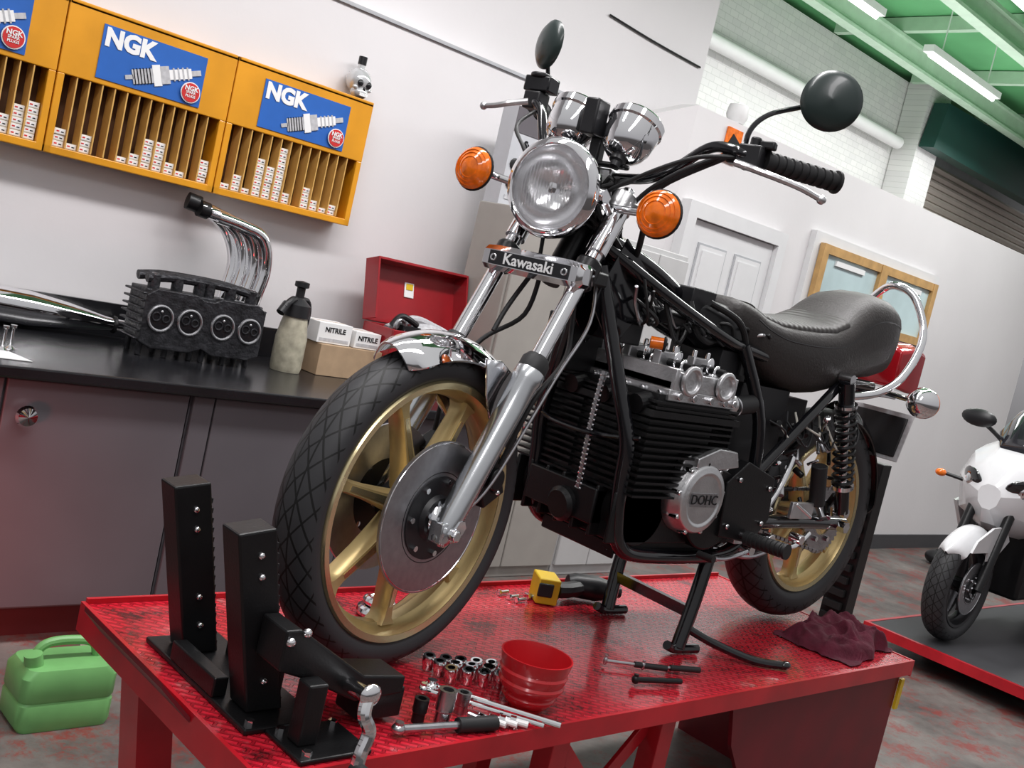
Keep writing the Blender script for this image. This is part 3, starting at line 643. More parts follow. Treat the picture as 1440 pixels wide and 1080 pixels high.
for s_ in (-1,1): MB().torus(bc+fd*.037+ld*s_*.100,fd,.007,.002,CHROME,16,6).make("badge_screw",BG)
def fender(T,r,a0,a1,w,drop,m,n=32,tip=.35,pw=2.6):
    secs=[]
    for i in range(n+1):
        t_=i/n;a_=math.radians(a0+(a1-a0)*t_);e=min(t_,1-t_)*n/3.0;ws=w*(1-tip*(1-min(1,e))**2)
        sec=[];K=11
        for j in range(K):
            u=-1+2*j/(K-1);rr_=r-drop*abs(u)**pw;sec.append(T@V((rr_*math.cos(a_),u*ws,rr_*math.sin(a_))))
        for j in range(K-1,-1,-1):
            u=-1+2*j/(K-1);rr_=r-.004-drop*abs(u)**pw;sec.append(T@V((rr_*math.cos(a_),u*ws*.97,rr_*math.sin(a_))))
        secs.append(sec)
    return MB().loft(secs,m)
fe=fender(TF,.390,64,150,.076,.048,CHROME,pw=2.2).make("front_fender",MO,ang=50)
for s_ in (-1,1):
    b=MB(TF)
    b.prism([(-.25,.235),(-.20,.31),(-.12,.35),(-.06,.352),(-.09,.27),(-.12,.22),(-.19,.17)],(0,s_*.073,0),(1,0,0),(0,0,1),(0,s_*.006,0),CHROME)
    b.make("fender_stay",fe,bev=.002)
for s_ in (-1,1):
    b=MB(TF).box((-.15,s_*.076,.085),(.075,.05,.11),BLKM,Matrix.Rotation(.5,3,'Y')).cyl((-.15,s_*.09,.09),(-.15,s_*.118,.09),.026,BLKM).box((-.10,s_*.1,.11),(.07,.015,.05),BLKM)
    b.cyl((-.11,s_*.1,.12),(-.11,s_*.118,.12),.007,CHROME,n=6).cyl((-.165,s_*.1,.06),(-.165,s_*.118,.06),.007,CHROME,n=6)
    b.make("brake_caliper",MO,bev=.006)
# headlight
hc=FL(-.19,.0,.780);hx=(fd+ld*.12-zd*.04).normalized()
HL=MB().lathe([(.100,.0),(.102,-.02),(.100,-.05),(.087,-.085),(.06,-.11),(.0,-.125)],hc,hx,BLKG,40).make("headlight",MO,ang=60)
MB().lathe([(.094,.010),(.100,.016),(.110,.012),(.117,-.002),(.116,-.018),(.104,-.024),(.094,.0)],hc,hx,CHROME,48,True).make("headlight_rim",HL,ang=60)
LG=mat("headlight_glass",(1,1,1),.02,trans=1,var=0,ior=1.22)
hl=ld-hx*ld.dot(hx);hl.normalize();hv=hx.cross(hl)
b=MB();ni=110;nj=14;vs=[];fs=[]
for i in range(ni+1):
    u=-1+2*i/ni
    for j in range(nj+1):
        v=-1+2*j/nj;X=u*.096;Yh=math.sqrt(max(0,.096**2-X*X));Z=v*Yh
        r2=(X*X+Z*Z)/.096**2;h=.020*(1-r2)+.003+(.0009*math.cos(u*math.pi*22) if abs(Z)<.062 else 0)
        vs.append(hc+hl*X+hv*Z+hx*h)
for i in range(ni):
    for j in range(nj): fs.append((i*(nj+1)+j,(i+1)*(nj+1)+j,(i+1)*(nj+1)+j+1,i*(nj+1)+j+1))
K0=len(vs)
for i in range(ni+1):
    u=-1+2*i/ni
    for j in range(nj+1):
        v=-1+2*j/nj;X=u*.096;Yh=math.sqrt(max(0,.096**2-X*X));Z=v*Yh
        r2=(X*X+Z*Z)/.096**2;vs.append(hc+hl*X+hv*Z+hx*(.020*(1-r2)-.0005))
fs+=[tuple(K0+q for q in reversed(f_)) for f_ in fs]
b.add(vs,fs,LG);b.make("lens",HL,ang=80)
REFL=mat("headlight_reflector",(.93,.93,.95),.16,.80,var=.04,scale=30,emit=.03)
MB().lathe([(.096,.0),(.089,-.015),(.076,-.032),(.058,-.048),(.036,-.060),(.012,-.066),(0,-.066)],hc,hx,REFL,44).cyl(hc-hx*.066,hc-hx*.025,.008,HGLASS).lathe([(0,.012),(.012,.010),(.014,0),(.014,-.004),(0,-.004)],hc-hx*.022,hx,CHROME,16).make("reflector",HL,ang=60)
for s_ in (-1,1):
    b=MB()
    b.tube([FL(-.235,s_*.105,.785),FK(s_*.115,.74,.01),FK(s_*.115,.70,0)],.009,CHROME,n=8);b.cyl(FL(-.24,s_*.09,.785),FL(-.24,s_*.118,.785),.018,CHROME)
    b.cyl(FK(s_*.115,.655),FK(s_*.115,.765),.026,CHROME)
    b.make("headlight_bracket",HL)
def signal(c,ax,stem0,lens,body,r=.050):
    b=MB().lathe([(0,-.045),(.018,-.043),(.034,-.03),(r*.92,-.008),(r,.0),(r,.006)],c,ax,body,28).tube([stem0,c-V(ax)*.02],.0095,CHROME,n=10)
    o=b.make("turn_signal",MO,ang=60)
    MB().lathe([(r*.98,.004),(r*1.0,.012),(r*.95,.018),(r*.86,.022),(r*.84,.020),(r*.7,.026),(r*.68,.024),(r*.5,.030),(r*.48,.028),(r*.25,.033),(0,.034)],c,ax,lens,28).make("signal_lens",o,ang=30)
    MB().torus(V(c)+V(ax)*.004,ax,r,.0035,BLKP,28,8).make("bezel",o)
signal(FL(-.235,.265,.765),(fd+ld*.05).normalized(),FL(-.27,.13,.765),ORANGE,CHROME,.052)
signal(FL(-.235,-.265,.80),(fd+ld*.05).normalized(),FL(-.27,-.13,.78),ORANGE,CHROME,.052)
gx=V((0,0,0))+fd*-.45+zd*.9;gx.normalize()
for l,zz,ff in ((.080,.945,-.345),(-.080,.955,-.335)):
    c=FL(ff,l,zz);g=1.10
    b=MB().lathe([(r_*g,h_*g) for r_,h_ in [(0,-.060),(.014,-.060),(.032,-.055),(.046,-.042),(.054,-.024),(.057,-.005),(.0585,.016),(.0585,.018),(.0625,.022),(.0625,.038),(.057,.044),(.051,.040)]],c,gx,CHROME,40)
    o=b.make("instrument_gauge",MO,ang=40)
    MB().lathe([(0,.036*g),(.052*g,.036*g),(.052*g,.032*g),(0,.032*g)],c,gx,DARKG,30).make("gauge_glass",o)
    MB().lathe([(0,-.024),(.012,-.022),(.014,-.010),(.020,-.006),(.020,.006),(0,.006)],c-gx*.070,gx,BLKP,16).make("gauge_knob",o)
b=MB().box(FL(-.30,0,.970),(.055,.04,.085),BLKP,R3).box(FL(-.33,0,.87),(.03,.2,.012),BLKM,R3)
b.box(FL(-.37,0,.83),(.05,.1,.07),ALU,R3).box(FL(-.34,0,.91),(.03,.03,.12),BLKP,R3)
b.make("gauge_bracket",MO,bev=.005)
# handlebar
hb=MB().tube([FL(-.47,.535,.925),FL(-.31,.415,.925),FL(-.30,.37,.935),FL(-.318,.30,.935),FL(-.345,.20,.875),FL(-.365,.10,.85),FL(-.365,-.10,.85),FL(-.365,-.17,.90),FL(-.39,-.22,.985),FL(-.43,-.28,1.02),FL(-.56,-.34,1.02)],.0125,BLKG,n=14)
HB=hb.make("handlebar",MO)
def grip(g0,g1):
    g0=V(g0);g1=V(g1);d=(g1-g0);b=MB();pr=[(0,0),(.027,0),(.027,.006)]
    L_=d.length;n=9
    for i in range(n):
        h=.008+(L_-.014)*i/n;e=(L_-.014)/n;pr+=[(.0225,h),(.0225,h+e*.55),(.019,h+e*.6),(.019,h+e*.98)]
    pr+=[(.026,L_-.006),(.026,L_),(0,L_+.002)]
    return b.lathe(pr,g0,d,RUB,18)
grip(FL(-.325,.43,.925),FL(-.482,.545,.925)).make("grip",HB);grip(FL(-.46,-.295,1.02),FL(-.56,-.34,1.02)).make("grip",HB)
cc=FL(-.312,.410,.925)
b=MB().box(cc,(.05,.055,.05),BLKP,R3).cyl(cc+zd*.018,cc+zd*.045,.012,BLKP).box(cc+ld*.03+zd*.03,(.02,.035,.018),BLKP,R3).box(cc-ld*.04,(.03,.03,.035),BLKM,R3);b.make("switch_housing",HB,bev=.004)
cc=FL(-.43,-.275,1.02)
b=MB().box(cc,(.05,.05,.045),BLKP,R3).box(cc+zd*.045-fd*.01,(.05,.08,.04),BLKG,R3).cyl(cc+zd*.06,cc+zd*.072,.028,BLKP);b.make("switch_housing",HB,bev=.004)
def lever(pts):
    b=MB().tube(pts,(.0085,.0065),ALU,n=8);b.ell(pts[-1],.0105,ALU,12,8);return b
lever([FL(-.28,.39,.905),FL(-.275,.44,.895),FL(-.32,.52,.88),FL(-.36,.565,.865)]).make("clutch_lever",HB)
lever([FL(-.39,-.27,1.01),FL(-.365,-.31,.995),FL(-.36,-.345,.985),FL(-.36,-.385,.98)]).make("brake_lever",HB)
def mirror(c,nrm,stem,rx=.062):
    b=MB().lathe([(0,-.016),(.03,-.013),(.052,-.005),(rx,.004),(rx,.010),(rx-.004,.012),(0,.012)],c,nrm,MIRR,36)
    o=b.make("mirror",HB,ang=60);MB().tube(stem,.006,BLKG,n=8).make("mirror_stem",o)
    return o
mc=V((2.04,1.335,2.010))
mirror(mc,(.80,.58,-.02),[FL(-.318,.385,.93),FL(-.322,.385,.985),FL(-.36,.40,1.03),FL(-.44,.43,1.07),V((2.035,1.34,2.005))],.067)
mc2=FL(-.43,-.28,1.170)
mirror(mc2,(1.0,-.25,0),[FL(-.42,-.265,1.02),FL(-.45,-.265,1.06),FL(-.455,-.275,1.10),mc2],.064)
# cables
b=MB()
b.tube([FL(-.30,.38,.92),FL(-.26,.30,.90),FL(-.25,.18,.84),FL(-.30,.06,.78),FL(-.36,.04,.70),FL(-.42,.03,.60)],.005,RUB)
b.tube([FL(-.31,.36,.93),FL(-.30,.25,.87),FL(-.34,.14,.80),FL(-.42,.07,.72),FL(-.60,.05,.62)],.0055,RUB)
b.tube([FL(-.31,.35,.92),FL(-.33,.2,.84),FL(-.37,.16,.78),FL(-.42,.13,.70),FL(-.5,.08,.66)],.0075,RUB)
b.tube([FL(-.41,-.24,1.0),FL(-.30,-.22,.93),FL(-.25,-.14,.86),FL(-.28,-.07,.74),FL(-.28,-.05,.62)],.005,RUB)
b.tube([FL(-.28,-.04,.62),FL(-.20,-.05,.5),FL(-.16,-.05,.43)],.006,RUB)
b.tube([FL(-.30,.05,.6),FL(-.30,.07,.48),FL(-.22,.12,.40),FL(-.13,.12,.3),FL(-.09,.1,.15)],.006,RUB)
b.tube([FL(-.30,-.05,.6),FL(-.30,-.07,.48),FL(-.22,-.12,.40),FL(-.13,-.12,.3),FL(-.09,-.1,.15)],.006,RUB)
b.tube([FL(-.30,.10,.62),FL(-.26,.14,.5),FL(-.16,.145,.36),FL(-.03,.13,.12),FL(.03,.10,.03)],.004,STEEL,n=8)
for i in range(12):
    q=[FL(-.30-.02*random.random(),.024*i-.12,.84),FL(-.29-.06*random.random(),.13*random.random()-.05,.76),FL(-.38,.12*random.random()-.02,.70),V((1.96+.1*random.random(),1.74+.06*random.random(),1.58-.06*random.random()))]
    b.tube(q,.0045+.003*random.random(),RUB,n=7)
b.make("control_cables",MO)["kind"]="stuff"
# frame
b=MB();H0=V((1.90,1.77,1.66));H1=V((1.845,1.775,1.50))
b.cyl(H1,H0,.038,BLKG,n=24)
b.tube([(1.90,1.77,1.62),(2.1,1.76,1.57),(2.28,1.76,1.50),(2.38,1.76,1.46)],.024,BLKG,n=14)
b.tube([(1.87,1.77,1.54),(2.0,1.76,1.50),(2.2,1.76,1.44),(2.36,1.76,1.42)],.020,BLKG,n=14)
for s_ in (-1,1):
    y=1.76+s_*.15;yy=1.76+s_*.10
    p0=V((1.875,1.765+s_*.025,1.55));p1=V((1.965,y,1.16));p2=V((1.995,y,.97))
    b.tube([p0,p0.lerp(p1,.33),p0.lerp(p1,.66),p1,p1.lerp(p2,.5),p2,(2.03,y,.895),(2.13,y,.865),(2.45,y,.862),(2.55,y,.90)],.0195,BLKG,n=14)
    b.tube([(1.88,1.765+s_*.02,1.60),(2.05,1.76+s_*.09,1.52),(2.3,1.76+s_*.11,1.45),(2.45,yy,1.43),(2.8,yy,1.40),(3.15,yy,1.40)],.017,BLKG,n=12)
    b.tube([(2.40,1.76+s_*.11,1.44),(2.50,y,1.25),(2.54,y,1.05),(2.55,y,.90)],.018,BLKG,n=12)
    b.tube([(2.55,y,1.10),(2.75,y,1.28),(2.92,1.76+s_*.13,1.40)],.015,BLKG,n=12)
for yy in (1.715,1.80): b.prism([(1.85,1.46),(1.92,1.63),(2.06,1.54),(2.02,1.45),(1.95,1.36)],(0,yy,0),(1,0,0),(0,0,1),(0,.004,0),BLKG)
b.make("frame",MO)
# engine
EN=MB()
EN.bb((2.00,1.60,.90),(2.62,1.93,1.05),BLKM).loft([[V((x,y,z)) for x,z in ((2.00,.92),(2.06,.875),(2.45,.872),(2.5,.90))] for y in (1.62,1.92)],BLKM)
EN.cyl((2.08,1.60,.98),(2.08,1.95,.98),.088,BLKM,n=28).cyl((2.34,1.575,1.0),(2.34,1.95,1.0),.11,BLKM,n=32)
for i in range(9): EN.bb((2.04+i*.05,1.63,.850),(2.048+i*.05,1.89,.89),BLKM)
for y in (1.60,1.66,1.72,1.78,1.84,1.90,1.95): EN.bb((1.965,y,.90),(2.03,y+.010,1.03),BLKM)
EN.bb((1.96,1.66,.93),(2.02,1.90,1.02),BLKM)
EN=EN.make("engine",MO,bev=.004)
b=MB().bb((2.02,1.60,1.02),(2.28,1.96,1.24),BLKM)
for i in range(12):
    z=1.028+i*.0172;b.bb((1.980,1.565,z),(2.325,1.735,z+.0055),BLKM).bb((1.980,1.79,z),(2.325,2.000,z+.0055),BLKM).bb((1.992,1.735,z),(2.31,1.79,z+.0055),BLKM)
b.make("finned_cylinders",EN,smooth=False)
b=MB().bb((1.98,1.560,1.230),(2.34,2.000,1.246),BLKM)
for i in range(2):
    z=1.250+i*.013;b.bb((1.99,1.565,z),(2.33,1.99,z+.006),BLKM)
b.bb((2.01,1.58,1.24),(2.31,1.97,1.285),BLKM)
for i in range(4):
    y=1.615+i*.11;b.cyl((2.02,y,1.262),(1.97,y,1.250),.024,BLKM,n=18)
b.make("cylinder_head",EN,smooth=False)
b=MB();b.bb((2.035,1.572,1.272),(2.315,1.965,1.300),ALU).bb((2.045,1.580,1.30),(2.305,1.955,1.320),BLKM)
b.bb((2.045,1.572,1.30),(2.060,1.962,1.352),ALU).bb((2.290,1.572,1.30),(2.305,1.962,1.352),ALU).bb((2.06,1.575,1.30),(2.29,1.590,1.345),ALU).bb((2.16,1.59,1.30),(2.19,1.955,1.340),ALU)
for i in range(7):
    y=1.60+i*.055;b.cyl((2.034,y,1.286),(2.026,y,1.286),.008,CHROME,n=8)
for xx in (2.07,2.13,2.20,2.26,2.30): b.cyl((xx,1.573,1.287),(xx,1.562,1.287),.010,CHROME,n=8)
for xx in (2.105,2.25): b.lathe([(0,0),(.038,0),(.038,.010),(.029,.012),(.027,.002),(0,.002)],(xx,1.572,1.328),(0,-1,0),ALU,26)
b.make("cam_box",EN,bev=.002)
for ci,cx in enumerate((2.105,2.245)):
    c_=MB().cyl((cx,1.575,1.360),(cx,1.96,1.360),.010,BLKM)
    for i in range(4):
        y=1.615+i*.10;c_.ell((cx,y+.012,1.370),(.015,.006,.022),CHROME,12,8).ell((cx,y-.012,1.354),(.015,.006,.022),CHROME,12,8)
    c_.make("camshaft",EN)
    for i in range(4):
        y=1.615+i*.10
        MB().cyl((cx,y,1.320),(cx,y,1.348),.027,ALU,n=20).torus((cx,y,1.348),(0,0,1),.022,.0045,CHROME,20,6).make("tappet",EN)
        MB().box((cx,y+.048,1.355),(.080,.024,.060),ALU).cyl((cx-.029,y+.048,1.33),(cx-.029,y+.048,1.403),.007,CHROME,n=6).cyl((cx+.029,y+.048,1.33),(cx+.029,y+.048,1.403),.007,CHROME,n=6).make("bearing_cap",EN,bev=.003)
for i in range(4):
    y=1.615+i*.105;MB().cyl((2.175,y,1.32),(2.175,y,1.365),.016,ALU,n=14).cyl((2.175,y,1.365),(2.175,y,1.367),.011,BLKM,n=14).make("plug_well",EN)
    MB().lathe([(0,0),(.026,0),(.026,.04),(.021,.045),(.018,.04),(0,.03)],(2.32,y,1.275),(1,0,.2),ALU,18).make("intake_stub",EN)
oc=V((2.24,1.60,1.035))
b=MB().lathe([(.10,0),(.10,.02),(.096,.026),(.092,.045),(.088,.055),(.070,.060),(.066,.056),(.02,.056),(0,.056)],oc,(0,-1,0),ALU,44)
b.prism([(-.09,.02),(-.07,.10),(.0,.125),(.09,.12),(.125,.07),(.125,-.06),(.07,-.10),(-.02,-.10),(-.09,-.05)],oc,(1,0,0),(0,0,1),(0,-.022,0),ALU)
b.prism([(-.05,.105),(.03,.135),(.11,.13),(.13,.09),(.06,.08),(-.05,.08)],oc,(1,0,0),(0,0,1),(0,-.05,0),ALU)
for k in range(9):
    a_=2*math.pi*k/9+.2;b.cyl(oc+V((.093*math.cos(a_),-.02,.093*math.sin(a_))),oc+V((.093*math.cos(a_),-.05,.093*math.sin(a_))),.007,CHROME,n=8)
AC=b.make("alternator_cover",EN,bev=.003,ang=45)
MB().box(oc+V((.0,-.057,.0)),(.105,.003,.036),STEEL).text("DOHC",.036,oc+V((0,-.0590,0)),(1,0,0),(0,0,1),WTOP,.0008,.0003,sx=1.05).make("cover_lettering",AC)
b=MB().prism([(2.38,.93),(2.36,1.08),(2.44,1.14),(2.58,1.10),(2.60,.98),(2.54,.91)],(0,1.60,0),(1,0,0),(0,0,1),(0,-.035,0),BLKM)
for q in ((2.40,.96),(2.41,1.09),(2.56,1.07),(2.56,.97)): b.cyl((q[0],1.565,q[1]),(q[0],1.557,q[1]),.008,CHROME,n=8)
b.make("sprocket_cover",EN,bev=.006)
MB().lathe([(0,0),(.045,0),(.045,.05),(.035,.06),(0,.06)],(2.0,1.76,.96),(-1,0,-.15),BLKM,24).make("oil_filter_housing",EN)
MB().tube([(1.975,1.58,1.17),(1.945,1.70,1.15),(1.945,1.85,1.15),(1.975,1.95,1.17)],.0065,BLKG).make("oil_pipe",EN)
b=MB();x=1.985
for i in range(24):
    z=1.30-i*.0125;b.box((x-.03-.004*math.sin(i*.2),1.72,z),(.010,.012,.009),STEEL);b.cyl((x-.03-.004*math.sin(i*.2),1.710,z-.006),(x-.03-.004*math.sin(i*.2),1.730,z-.006),.003,CHROME,n=6)
b.make("cam_chain",EN)["kind"]="stuff"
b=MB().bb((2.46,1.66,1.10),(2.70,1.86,1.34),BLKP).bb((2.40,1.68,1.2),(2.46,1.84,1.32),BLKP)
for y in (1.62,1.70,1.78,1.86): b.cyl((2.37,y,1.275),(2.46,y,1.29),.026,RUB).torus((2.38,y,1.277),(1,0,.2),.026,.004,STEEL,20,6)
b.bb((2.72,1.68,1.20),(2.84,1.84,1.32),BLKP).make("air_box",MO,bev=.008)
CW=mat("pale_wire_sheath",(.6,.58,.52),.5)
b=MB()
for i in range(10):
    x=2.62+.045*i
    b.tube([(x-.04,1.63,1.24+.02*random.random()),(x,1.60,1.19+.05*random.random()),(x+.05,1.62,1.20+.05*random.random()),(x+.09,1.66,1.28)],.0034,CW if i%3==1 else BLKP,n=6)
for i in range(30):
    x=1.94+.018*i
    b.tube([(x,1.66+.12*random.random(),1.52-.07*i/30+.03*random.random()),(x+.03,1.64+.08*random.random(),1.44+.05*random.random()),(x+.07,1.65+.08*random.random(),1.41+.06*random.random()),(x+.13,1.70+.06*random.random(),1.47)],.0035+.002*random.random(),RUB if i%7 else STEEL,n=7)
b.tube([(2.18,1.69,1.52),(2.2,1.66,1.45),(2.26,1.66,1.43),(2.31,1.68,1.46),(2.3,1.7,1.53)],.009,RUB)
b.tube([(2.25,1.68,1.53),(2.35,1.65,1.50),(2.41,1.65,1.44),(2.42,1.65,1.36)],.009,RUB)
b.make("wiring_loom",MO)["kind"]="stuff"
b=MB().bb((2.06,1.72,1.45),(2.18,1.80,1.49),BLKP).bb((2.2,1.70,1.50),(2.30,1.82,1.56),BLKP).bb((1.94,1.84,1.28),(2.06,1.94,1.42),BLKP).cyl((2.09,1.69,1.47),(2.16,1.69,1.47),.020,BLKP).bb((1.98,1.72,1.38),(2.06,1.82,1.46),BLKP)
b.bb((2.33,1.66,1.34),(2.46,1.84,1.42),BLKP)
b.make("ignition_coil",MO,bev=.004)
MB().cyl((2.02,1.655,1.40),(2.04,1.63,1.402),.015,ORANGE).torus((2.042,1.628,1.402),(1,-1,0),.016,.004,BLKP,20,6).make("horn",MO)
b=MB().loft([[V((x,1.76+u*w_,zc+v_*h_)) for u,v_ in ((-1,-.6),(-1,.5),(-.6,1),(.6,1),(1,.5),(1,-.6),(.5,-1),(-.5,-1))] for x,w_,h_,zc in ((2.22,.045,.030,1.490),(2.26,.07,.055,1.485),(2.36,.09,.070,1.465),(2.46,.09,.070,1.435))],BLKP).make("tank_mount_cover",MO,bev=.006,ang=50)
# seat
def seatsec(x,zt,zb,w,n=24):
    o=[];cz=(zt+zb)/2;hz=(zt-zb)/2
    for i in range(n):
        t_=2*math.pi*i/n;c_,s_=math.cos(t_),math.sin(t_)
        yy=w*math.copysign(abs(c_)**.65,c_);z_=hz*math.copysign(abs(s_)**(.55 if s_>0 else .5),s_)
        if s_<0: yy*=.95
        o.append(V((x,1.76+yy,cz+z_)))
    return o
prof=[(2.38,1.550,1.47,.07),(2.40,1.562,1.45,.090),(2.45,1.556,1.42,.108),(2.50,1.540,1.39,.118),(2.57,1.532,1.355,.132),(2.65,1.537,1.335,.144),(2.74,1.545,1.330,.150),(2.83,1.555,1.340,.150),(2.90,1.583,1.355,.147),(2.96,1.630,1.375,.143),(3.02,1.668,1.395,.140),(3.09,1.684,1.410,.136),(3.16,1.682,1.420,.130),(3.22,1.665,1.435,.118),(3.26,1.63,1.455,.095),(3.28,1.58,1.49,.05)]
ST=MB().loft([seatsec(*q) for q in prof],SEATS).make("seat",MO,ang=80)
ins=[(x_,zt+.004,zt-.06,w_*.82) for x_,zt,zb,w_ in prof[2:9]]
MB().loft([seatsec(*q) for q in ins],SEATM).make("pleated_insert",ST,ang=80)
for s_ in (-1,1): MB().tube([(q[0],1.76+s_*(q[3]*.965),q[2]+(q[1]-q[2])*.72) for q in prof[2:-2]],.003,BLKP,n=6).make("seat_piping",ST)
MB().tube([(2.96,1.615,1.36),(3.10,1.60,1.39),(3.24,1.605,1.46),(3.34,1.625,1.59),(3.355,1.69,1.71),(3.34,1.76,1.745),(3.355,1.83,1.71),(3.34,1.895,1.59),(3.26,1.915,1.47),(3.12,1.92,1.40),(2.96,1.905,1.37)],.0130,CHROME,n=14,k=8).make("grab_rail",MO)
rfe=fender(TR,.385,100,178,.08,.05,BLKG).make("rear_fender",MO)
MB().loft([[V((x,1.76+u*w_,z)) for u,z in ((-1,zb),(-1,zt),(-.6,zt+.015),(.6,zt+.015),(1,zt),(1,zb))] for x,w_,zb,zt in ((3.36,.07,1.41,1.53),(3.44,.085,1.40,1.55),(3.50,.085,1.40,1.54),(3.53,.06,1.43,1.51))],REDL).make("tail_light",rfe,bev=.008)
MB().bb((3.20,1.70,1.37),(3.42,1.82,1.39),CHROME).make("tail_bracket",rfe,bev=.004)
R=Matrix.Rotation(math.radians(15),3,'Y')
MB().box((3.42,1.74,1.25),(.006,.22,.17),GREYP,R).box((3.414,1.74,1.25),(.008,.19,.14),BLKP,R).make("number_plate",rfe,bev=.003)
for s_ in (-1,1):
    y=1.76+s_*.22;c=V((3.27,y,1.385))
    b=MB().lathe([(0,-.05),(.02,-.047),(.038,-.03),(.050,0),(.050,.02)],c,(1,0,0),CHROME,26).tube([c+V((0,-s_*.02,0)),(3.26,1.76+s_*.10,1.39)],.009,CHROME);o=b.make("turn_signal",MO,ang=60)
    MB().lathe([(.048,.02),(.046,.035),(.03,.045),(0,.047)],c,(1,0,0),ORANGE,26).make("signal_lens",o)
b=MB()
for s_ in (-1,1):
    y=1.76+s_*.125;b.tube([(2.56,y,.95),(2.85,y,.955),(3.15,y,.95)],.022,BLKG,n=12)
b.cyl((2.57,1.60,.95),(2.57,1.92,.95),.024,BLKG);b.make("swingarm",MO)
for s_ in (-1,1):
    y=1.76+s_*.165;p0=V((2.88,y,1.41));p1=V((3.05,y,1.00));d=(p1-p0)
    o=MB().cyl(p0,p1,.012,CHROME).cyl(p0+d*.02,p0+d*.18,.024,BLKG).cyl(p1-d*.2,p1,.022,BLKG).cyl(p0+d*.18,p0+d*.20,.034,CHROME).cyl(p1-d*.22,p1-d*.19,.034,CHROME).cyl(p0+V((0,-.02,0)),p0+V((0,.02,0)),.016,CHROME).cyl(p1+V((0,-.02,0)),p1+V((0,.02,0)),.016,CHROME).make("shock_absorber",MO)
    _,u,w_=basis(d);pts=[]
    for i in range(11*10+1):
        a_=2*math.pi*i/10;pts.append(p0+d*(.2+.6*i/110)+(u*math.cos(a_)+w_*math.sin(a_))*.030)
    MB().tube(pts,.0055,BLKM,n=6,k=1).make("coil_spring",o)
b=MB()
for zz0,zz1 in ((1.035,1.055),(.955,.845)):
    n=46
    for i in range(n):
        t_=i/(n-1);b.box((2.52+(3.10-2.52)*t_,1.672,zz0+(zz1-zz0)*t_),(.010,.012 if i%2 else .008,.010),STEEL)
b.make("drive_chain",MO)["kind"]="stuff"
PG=MB().cyl((2.50,1.60,.93),(2.49,1.53,.935),.010,STEEL).box((2.50,1.59,.93),(.05,.03,.05),ALU).make("footrest",MO,bev=.003)
MB().lathe([(0,0),(.021,0)]+sum([[(.021,.006+i*.014),(.021,.014+i*.014),(.018,.016+i*.014),(.018,.019+i*.014)] for i in range(8)],[])+[(.022,.122),(.022,.13),(0,.13)],(2.495,1.555,.93),(.02,-1,.04),RUB,16).make("peg_rubber",PG)
MB().tube([(2.56,1.57,.89),(2.42,1.56,.87),(2.30,1.55,.885)],.007,STEEL).cyl((2.30,1.56,.885),(2.30,1.51,.887),.010,RUB).cyl((2.55,1.6,.89),(2.55,1.56,.89),.014,CHROME).make("gear_lever",MO)
b=MB().tube([(2.70,1.60,1.16),(2.66,1.59,1.08),(2.60,1.585,1.0),(2.56,1.58,.93)],.010,CHROME).box((2.82,1.6,1.0),(.12,.012,.05),ALU).cyl((2.78,1.6,1.02),(2.88,1.6,.98),.008,CHROME).cyl((2.62,1.58,.92),(2.62,1.55,.92),.02,CHROME)
b.cyl((2.80,1.60,.92),(2.80,1.56,.92),.015,CHROME).tube([(2.6,1.59,.90),(2.8,1.59,.89),(2.9,1.6,.93)],.008,CHROME).cyl((2.86,1.60,1.14),(2.90,1.60,1.02),.024,RUB)
for i in range(34):
    x=2.58+.48*random.random();z=.95+.3*random.random()
    b.cyl((x,1.65,z),(x+.08*(random.random()-.5),1.62,z+.10*(random.random()-.5)),.005+.007*random.random(),[CHROME,STEEL,BLKM,BLKM][i%4],n=8)
b.make("rearset_linkage",MO,bev=.002)["kind"]="stuff"
b=MB()
b.cyl((2.44,1.60,.865),(2.44,1.92,.865),.014,BLKG)
b.tube([(2.44,1.62,.865),(2.41,1.61,.74),(2.37,1.60,.605)],.020,BLKG,n=12).tube([(2.44,1.90,.865),(2.42,1.90,.74),(2.39,1.88,.605)],.020,BLKG,n=12)
b.beam((2.40,1.61,.70),(2.41,1.90,.70),.02,.03,BLKG)
b.tube([(2.32,1.60,.615),(2.36,1.60,.602),(2.44,1.585,.602)],.013,BLKG).tube([(2.34,1.88,.615),(2.38,1.88,.602),(2.46,1.87,.602)],.013,BLKG)
b.tube([(2.39,1.60,.66),(2.46,1.55,.63),(2.56,1.48,.603),(2.64,1.43,.602)],.012,BLKG).ell((2.645,1.427,.603),(.02,.013,.012),BLKG)
b.make("centre_stand",MO)
MB().tube([(2.44,1.62,.88),(2.60,1.60,.86),(2.75,1.62,.88)],.009,STEEL).make("stand_spring",MO)
# ------------------------------------------------------------ support post behind rear tyre, cloth
t=thing("wheel_support_post","tall black notched steel post standing behind the rear tyre","stand",(3.74,1.87,0))
MB().bb((3.70,1.82,.03),(3.77,1.92,1.12),BLKM).bb((3.56,1.72,0),(3.90,2.02,.03),BLKM).make("upright",t,bev=.004,smooth=False)
b=MB()
for i in range(12): b.bb((3.68,1.835,.50+i*.05),(3.70,1.905,.525+i*.05),RUB)
b.make("notched_rail",t,smooth=False)
bm=bmesh.new();bmesh.ops.create_grid(bm,x_segments=70,y_segments=50,size=1)
for v in bm.verts:
    x,y=v.co.x,v.co.y;r=max(0,1-(abs(x)**2.4+abs(y)**2.4));n_=mn.noise(V((x*1.8,y*1.8,3)));n2=mn.noise(V((x*4,y*3.4,9)));n3=mn.noise(V((x*8+n_*3,y*7,2)))
    v.co=V((x*.20+.04*n_,y*.125+.035*mn.noise(V((x*2,y*2,7))),.004+r**.5*(.045+.055*abs(n_)+.035*(1-abs(n2)*2)*.6+.010*abs(n3))+.008*abs(n2)))
